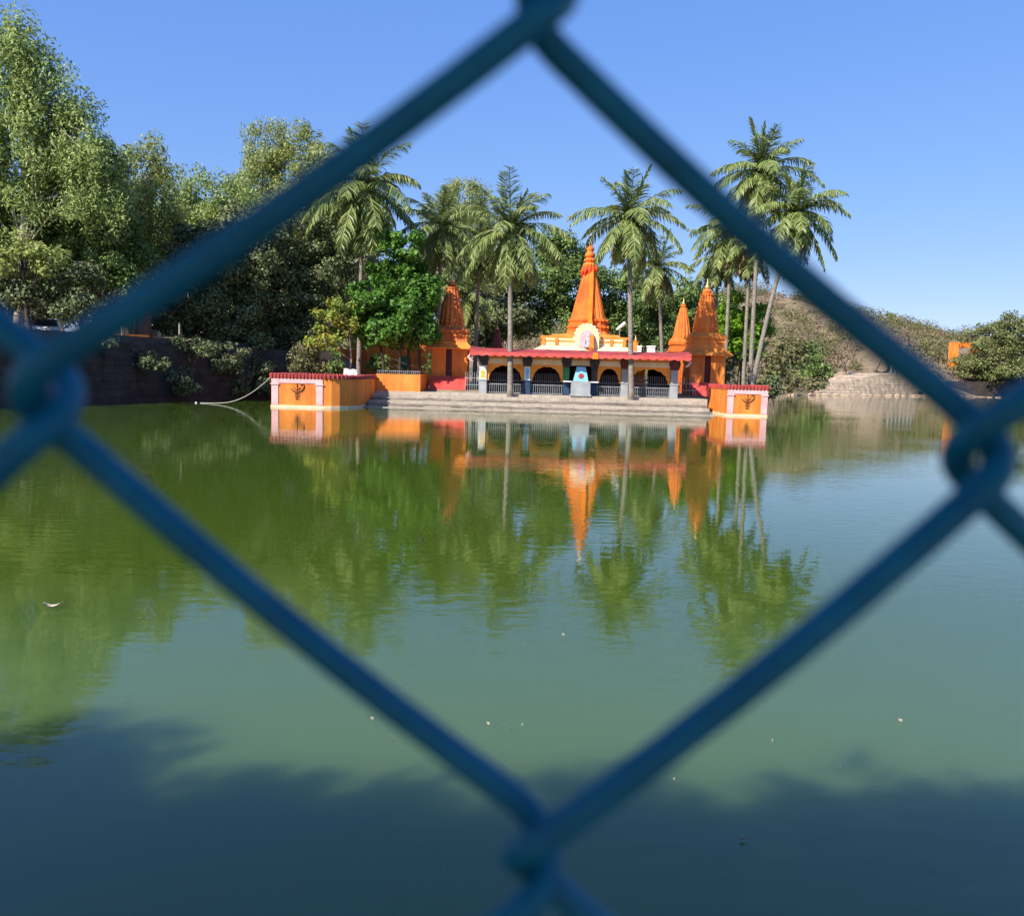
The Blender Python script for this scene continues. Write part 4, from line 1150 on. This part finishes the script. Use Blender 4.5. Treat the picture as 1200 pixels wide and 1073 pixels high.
tree('broad_tree', 'dark tree behind the palms between the bright green trees and the old spire', 'tree', (545, 420), 88,
     [(500, 330, 40, 50), (550, 340, 46, 50), (590, 350, 36, 50), (530, 390, 60, 30), (440, 330, 40, 50), (420, 380, 40, 30)], L['dark'], M['dark_bark'], .3, seed=12, leaf=.32, rc=1.15, per=210, dens=1.25)
tree('broad_tree', 'dark evergreen tree left of the tallest tower', 'tree', (640, 400), 90,
     [(655, 295, 28, 24), (640, 325, 36, 34), (672, 335, 32, 40), (620, 360, 36, 34), (665, 378, 44, 26)], L['mid'], M['dark_bark'], .3, seed=13, leaf=.30, rc=1.1, per=210, dens=1.2)
tree('broad_tree', 'dark evergreen tree just right of the tallest tower', 'tree', (735, 410), 92,
     [(715, 345, 28, 28), (745, 355, 34, 36), (710, 380, 34, 26), (760, 385, 36, 26)], L['mid'], M['dark_bark'], .3, seed=14, leaf=.30, rc=1.1, per=210, dens=1.2)
tree('broad_tree', 'dark evergreen tree behind the small right spire', 'tree', (800, 410), 96,
     [(790, 350, 34, 28), (815, 370, 34, 34), (780, 385, 34, 26), (845, 345, 22, 28)], L['mid'], M['dark_bark'], .3, seed=15, leaf=.30, rc=1.1, per=210, dens=1.2)
BR = dict(leaf=.29, rc=.58, per=85, dens=.95, aspect=.62, up=.45)
for i, (px, py, rx, ry, lb) in enumerate([(300, 440, 20, 22, 'dark creeper hanging on the wall just left of the larger bastion'), (262, 418, 26, 20, 'dark creeper hanging over the wall beside the rubble spill'),
                              (225, 402, 24, 14, 'dark creeper along the wall top below the left dark tree'), (120, 398, 22, 10, 'dark creeper on the wall top below the stalls'), (165, 420, 22, 14, 'dark creeper halfway up the wall between the stalls and the rope'), (205, 445, 22, 14, 'dark creeper low on the wall above the rope float'), (280, 455, 16, 10, 'small dark bush at the foot of the wall near the rope')]):
    Yw = 52.6 + (px - 200) * .062
    tree('wall_creeper', lb, 'creeper', (px, py), Yw, [(px, py, rx, ry), (px + rx * .6, py + ry * .5, rx * .6, ry * .6)], L['dark'], M['dark_bark'], .05, 'creepers hanging on the embankment wall', 6, z=1.5, seed=80 + i, leaf=.2, rc=.5, per=90, dens=1.0, depth=.45)
tree('bright_tree', 'bright green glossy tree with the highest top over the planter wall', 'tree', (482, 440), 60.5,
     [(472, 292, 26, 22), (490, 320, 22, 22), (455, 325, 22, 20), (474, 348, 34, 24)], L['bright'], M['dark_bark'], .14, 'bright green trees over the planter', 8, seed=16, **BR)
tree('bright_tree', 'bright green glossy tree on the left side of the planter clump', 'tree', (451, 440), 59,
     [(437, 345, 26, 24), (430, 370, 20, 22), (455, 368, 26, 26), (445, 392, 26, 14)], L['bright'], M['dark_bark'], .13, 'bright green trees over the planter', 8, seed=17, **BR)
tree('bright_tree', 'bright green glossy tree on the right side of the planter clump by the old turret', 'tree', (495, 440), 59.5,
     [(492, 356, 22, 26), (485, 382, 26, 22), (470, 396, 20, 11), (500, 388, 12, 18)], L['bright'], M['dark_bark'], .13, 'bright green trees over the planter', 8, seed=18, **BR)
tree('bright_tree', 'thin trunked bright green tree in the middle of the planter clump', 'tree', (467, 440), 58.4,
     [(468, 370, 22, 22), (462, 388, 24, 14)], L['bright'], M['dark_bark'], .12, 'bright green trees over the planter', 6, seed=19, **BR)
tree('young_tree', 'small tree with rusty orange tips and forked pale trunk behind the larger bastion', 'tree', (408, 432), 58.5,
     [(402, 362, 17, 14), (385, 378, 20, 16), (412, 378, 14, 14), (376, 400, 18, 12), (395, 396, 18, 10)], L['orange_tip'], M['pale_bark'], .09, nl=10, seed=20, z=1.4, leaf=.26, rc=.45, per=40, dens=.8)
tree('bush', 'grey green bush at the wall end above the larger bastion', 'bush', (362, 440), 58.8,
     [(362, 412, 16, 12), (355, 425, 20, 12), (372, 430, 14, 10)], L['scrub'], M['bark'], .06, nl=6, seed=21, z=1.3, leaf=.22, rc=.4, per=50, dens=.9)
tree('bush', 'narrow dark green bush beside the white cloth', 'bush', (394, 438), 57.5,
     [(394, 420, 8, 12), (392, 430, 9, 8)], L['mid'], M['bark'], .05, nl=4, seed=22, z=1.3, leaf=.2, rc=.35, per=60, dens=1)
tree('bush', 'green shrub showing through the trunks in front of the orange house', 'bush', (445, 438), 66,
     [(444, 425, 11, 12), (505, 425, 8, 14)], L['mid'], M['bark'], .05, nl=4, seed=23, leaf=.2, rc=.4, per=60, dens=1)
tree('round_tree', 'round lime green tree behind the right turret and the twin palm trunks', 'tree', (872, 440), 74,
     [(866, 372, 24, 24), (884, 380, 20, 24), (858, 392, 20, 22), (872, 405, 24, 18)], L['lime'], M['dark_bark'], .2, seed=24, leaf=.3, rc=.6, per=85, dens=1.0, up=.5)
for i, (bx, bl, mt, Y, lb) in enumerate([
    (868, [(866, 430, 16, 13), (850, 440, 10, 12)], 'scrub', 66, 'olive shrub between the right turret and the straight palm trunk'),
    (900, [(902, 432, 14, 12), (893, 445, 14, 10)], 'scrub', 70, 'dull shrub behind the foot of the leaning palm'),
    (905, [(906, 452, 9, 10), (898, 458, 8, 8)], 'dark', 60, 'dark bush hanging to the water beside the smaller bastion'),
    (915, [(920, 410, 18, 15), (910, 425, 16, 14), (935, 420, 16, 14)], 'scrub', 112, 'wide olive bush on the shore right of the palms'),
    (948, [(950, 415, 14, 12), (940, 432, 20, 14), (958, 438, 14, 16)], 'mid', 124, 'green bush hanging over the shore next to the landing wall'),
    (930, [(925, 445, 16, 12), (945, 452, 18, 9)], 'scrub', 120, 'low dry bush at the waterline below the green bush')]):
    tree('shore_shrub', lb, 'bush', (bx, 450), Y, bl, L[mt], M['bark'], .08, 'shrubs on the right shore', 8, seed=40 + i, leaf=.22 + .0022 * Y, rc=.35 + .006 * Y, per=60, dens=.9)
WT = dict(leaf=.42, rc=1.4, per=130, dens=1.0, flat=.6, up=.6)
L['wide'] = leaf_mat('olive_spreading_foliage', [(0.070, 0.084, 0.028), (0.140, 0.161, 0.056), (0.238, 0.252, 0.091), (0.350, 0.350, 0.140)], .2)
tree('wide_tree', 'wide spreading tree beside the orange gateway on the far right shore', 'tree', (1160, 445), 160,
     [(1150, 402, 22, 16), (1172, 392, 24, 16), (1138, 418, 18, 14), (1165, 420, 30, 18), (1190, 385, 22, 16), (1140, 434, 18, 10), (1172, 440, 26, 10)], L['wide'], M['dark_bark'], .5, seed=25, **WT)
tree('wide_tree', 'tallest spreading tree cut by the right edge of the photo', 'tree', (1215, 445), 156,
     [(1200, 392, 26, 20), (1235, 385, 34, 22), (1205, 420, 30, 18), (1245, 415, 34, 22), (1190, 438, 26, 12)], L['wide'], M['dark_bark'], .5, seed=26, **WT)

# bare dry trees on the landing
def bare_tree(label, px, Y, h, seed):
    q = at(px, 440, Y); zb = float(ground_z([q.x], [Y])[0])
    r = empty('bare_tree', (q.x, Y, zb), label, 'tree', 'bare dry trees on the far landing')
    rr = random.Random(seed); mb = MB()
    def br(p, d, ln, rad, lv):
        pts = [p]; dd = d.copy()
        for i in range(4):
            dd = (dd + Vector((rr.uniform(-.25, .25), rr.uniform(-.25, .25), rr.uniform(-.05, .15)))).normalized()
            pts.append(pts[-1] + dd * ln / 4)
        mb.tube(pts, [rad, rad * .88, rad * .76, rad * .64, rad * .5], 6 if lv < 2 else 4)
        if lv < 4:
            for k in range(3 if lv else 4):
                i = rr.choice((2, 3, 4)); nd = (dd + Vector((rr.uniform(-1, 1), rr.uniform(-1, 1), rr.uniform(-.15, .6)))).normalized()
                br(pts[i], nd, ln * rr.uniform(.6, .8), rad * .55, lv + 1)
    br(Vector((0, 0, -.3)), Vector((rr.uniform(-.1, .1), 0, 1)), h * .42, h * .04, 0)
    mb.build('branches', M['twig'], r, True)
    return r
bare_tree('bare dry tree with dark forked trunk at the left of the landing', 989, 148, 9.5, 1)
bare_tree('bare dry tree in the middle of the landing behind the wall', 1024, 156, 9, 2)
bare_tree('small bare dry tree near the landing railing', 1052, 162, 8, 3)
bare_tree('pale bare tree on the slope above the olive bush', 958, 150, 8, 4)

# scrub on the hill: uncountable
def scrub(name, label, n, mat, seed, x0, x1, y0, y1, smin, smax, leaf):
    rng = np.random.RandomState(seed)
    X = rng.uniform(x0, x1, n); Y = y0 + (y1 - y0) * rng.rand(n) ** .8
    nn = vnoise(X, Y, seed + 3); keep = nn > -.35
    X, Y = X[keep], Y[keep]
    d = poly_dist(X, Y, LAKE); k = d > 3; X, Y = X[k], Y[k]
    Z = ground_z(X, Y); S = smin + (smax - smin) * rng.rand(len(X)) ** 2.2
    ii = np.repeat(np.arange(len(X)), (24 + 30 * S * S).astype(int))
    dv = unit(rng.normal(size=(len(ii), 3))) * rng.rand(len(ii), 1) ** .4
    C = np.stack([X, Y, Z + S * .35], -1)[ii] + dv * S[ii][:, None] * np.array([1, 1, .7])
    o = link_mesh(name, leaves_mesh(name, C, leaf, dv, .6, 0, .5), mat)
    tag(o, label, 'scrub', None, 'stuff')
scrub('green_scrub', 'olive green scrub covering the hill beyond the far shore', 1500, L['scrub'], 1, 0, 190, 122, 275, .8, 4.6, .42)
scrub('dry_scrub', 'dry brown scrub covering the hill beyond the far shore', 1100, L['drybush'], 2, 0, 190, 122, 275, .7, 2.3, .42)
for px, Y, rpx, lb in ((938, 262, 6, 'small green tree alone on the ridge of the hill'), (1041, 262, 10, 'dark rounded tree on the ridge behind the fence wire'), (1075, 262, 8, 'small dark tree low on the ridge toward the gateway'), (1096, 262, 7, 'lowest small tree on the ridge next to the gateway')):
    py = {938: 347, 1041: 376, 1075: 386, 1096: 394}[px]
    tree('ridge_tree', lb, 'tree', (px, py + 8), Y, [(px, py, rpx, rpx * .9), (px + rpx * .5, py + 4, rpx * .8, rpx * .7)], L['mid'], M['bark'], .2, 'trees along the hill ridge', 4, seed=px, leaf=.7, rc=1.0, per=40, dens=.9)

# trees on the near bank behind the photographer; they shade the near water and the fence
def near_tree(label, x, y, h, rx, seed):
    r = empty('shade_tree', (x, y, .7), label, 'tree', 'shade trees on the near bank')
    h = h + (.35 if x < -9 else .15)
    blobs = [((0, 0, h * .72), (rx, rx, h * .2)), ((rx * .5, .8, h * .82), (rx * .6, rx * .6, h * .16)), ((-rx * .5, -.5, h * .84), (rx * .6, rx * .6, h * .15))]
    me, P = crown_mesh('crown', blobs, leaf=.3, rc=.7, per=110, dens=1.7)
    link_mesh('crown', me, L['mid'], r)
    trunk_mb((0, 0, -.3), (0, 0, h * .8), .2, .08, .2, [P[i] for i in RNG.choice(len(P), 14, replace=False)], seed=seed).build('trunk', M['bark'], r, True)
NT = [(-10.4, -4.6, 8.4, 2.6, 'leafy shade tree on the near bank, farthest left behind the fence'),
      (-7.4, -4.4, 8.0, 2.4, 'leafy shade tree on the near bank, second behind the fence'),
      (-4.7, -4.3, 8.0, 2.0, 'leafy shade tree on the near bank, nearest to the photographer'),
      (-13.5, -5.5, 9.5, 2.8, 'tallest leafy shade tree on the near bank behind the fence'),
      (-.7, -3.3, 6.5, 2.1, 'small leafy shade tree on the near bank right of the photographer')]
for i, (x, y, h, rx, lb) in enumerate(NT): near_tree(lb, x, y, h, rx, 60 + i)

# ------------------------------------------------------------------ coconut palms
palm('tall palm with full crown left of the bright green trees', (420, 440), (425, 218), 62, 101, 1.2, dry=9, nf=34)
palm('palm with hidden trunk behind the bright green trees and the old turret', (512, 440), (517, 266), 66, 102, .92, nf=30)
palm('palm growing through the red eave at the left part of the hall', (598, 462), (598, 270), 55.25, 103, .92, z=PZ - .1, dry=7, nf=34)
palm('palm growing through the red eave right of the tallest tower', (740, 467), (738, 255), 55.25, 104, .88, z=PZ - .1, dry=10, nf=30)
palm('shorter palm behind the roof with curved thin trunk and dry fronds', (778, 440), (771, 312), 74, 105, .80, lean=.15, dry=8, nf=22)
palm('tallest palm, its straight trunk right of the turret', (879, 450), (893, 200), 64, 106, .98, lean=.1, nf=32)
palm('leaning dark trunked palm reaching right over the shore', (878, 452), (934, 248), 61, 107, .92, lean=.35, nf=30, dry=3)
palm('palm with many dry fronds behind the tallest palm', (850, 440), (858, 268), 72, 108, 1.0, dry=14, nf=24)
palm('palm with shaggy dry skirt in the middle of the right cluster', (872, 440), (880, 285), 70, 112, .85, dry=16, nf=18)
palm('low dry palm half hidden behind the right turret', (838, 440), (842, 300), 78, 109, .85, dry=10, nf=18)
palm('palm crown behind the third palm leaning over the hall roof', (556, 440), (562, 285), 72, 110, .95, dry=6, nf=26)
palm('dim low palm in the shade behind the old turret', (545, 430), (548, 345), 78, 111, .9, dry=10, nf=20)

# ------------------------------------------------------------------ floating leaves
def float_leaf(px, py, ln, label, curl=.3, rz=0.0):
    x, y = px - 600, py - 536.5
    xu, yu = x * cr + y * sr, -x * sr + y * cr
    fy = F * cp - yu * sp; fz = -F * sp - yu * cp; q = -EYE / fz
    r = []
    vs = []; fs = []; n = 8
    for i in range(n + 1):
        s = i / n; wv = ln * .22 * math.sin(math.pi * (.06 + .9 * s)); zz = .008 + curl * ln * (2 * s - 1) ** 2 * .5
        for k in (-1, 0, 1): vs.append(((s - .5) * ln, k * wv, zz + abs(k) * .01))
    vs += [(a_, b__, c_ + .004) for a_, b__, c_ in vs]; m_ = 3 * (n + 1)
    for i in range(n):
        for k in (0, 1):
            f = (i * 3 + k, i * 3 + 3 + k, i * 3 + 4 + k, i * 3 + 1 + k); fs += [f[::-1], tuple(j + m_ for j in f)]
    o = MB().add(vs, fs).build('floating_leaf', M['petal'])
    o.location = (xu * q, fy * q, 0); o.rotation_euler = (0, 0, rz)
    tag(o, label, 'leaf', 'leaves floating on the water')
float_leaf(62, 712, .17, 'largest pale curled leaf floating on the green water at the left', .5, .2)
specks = [(790, 915), (598, 856), (1055, 846), (612, 851), (590, 853), (572, 850), (478, 862), (460, 870), (436, 844), (985, 900), (905, 870), (660, 745), (330, 905), (516, 1012), (870, 985), (625, 858)]
for i, (a_, b__) in enumerate(specks):
    float_leaf(a_, b__, .011 + .007 * (i % 3), 'tiny pale speck of leaf floating on the near water', .2, i * 1.1)
for o in COL.objects:
    if "_abs" in o: del o["_abs"]
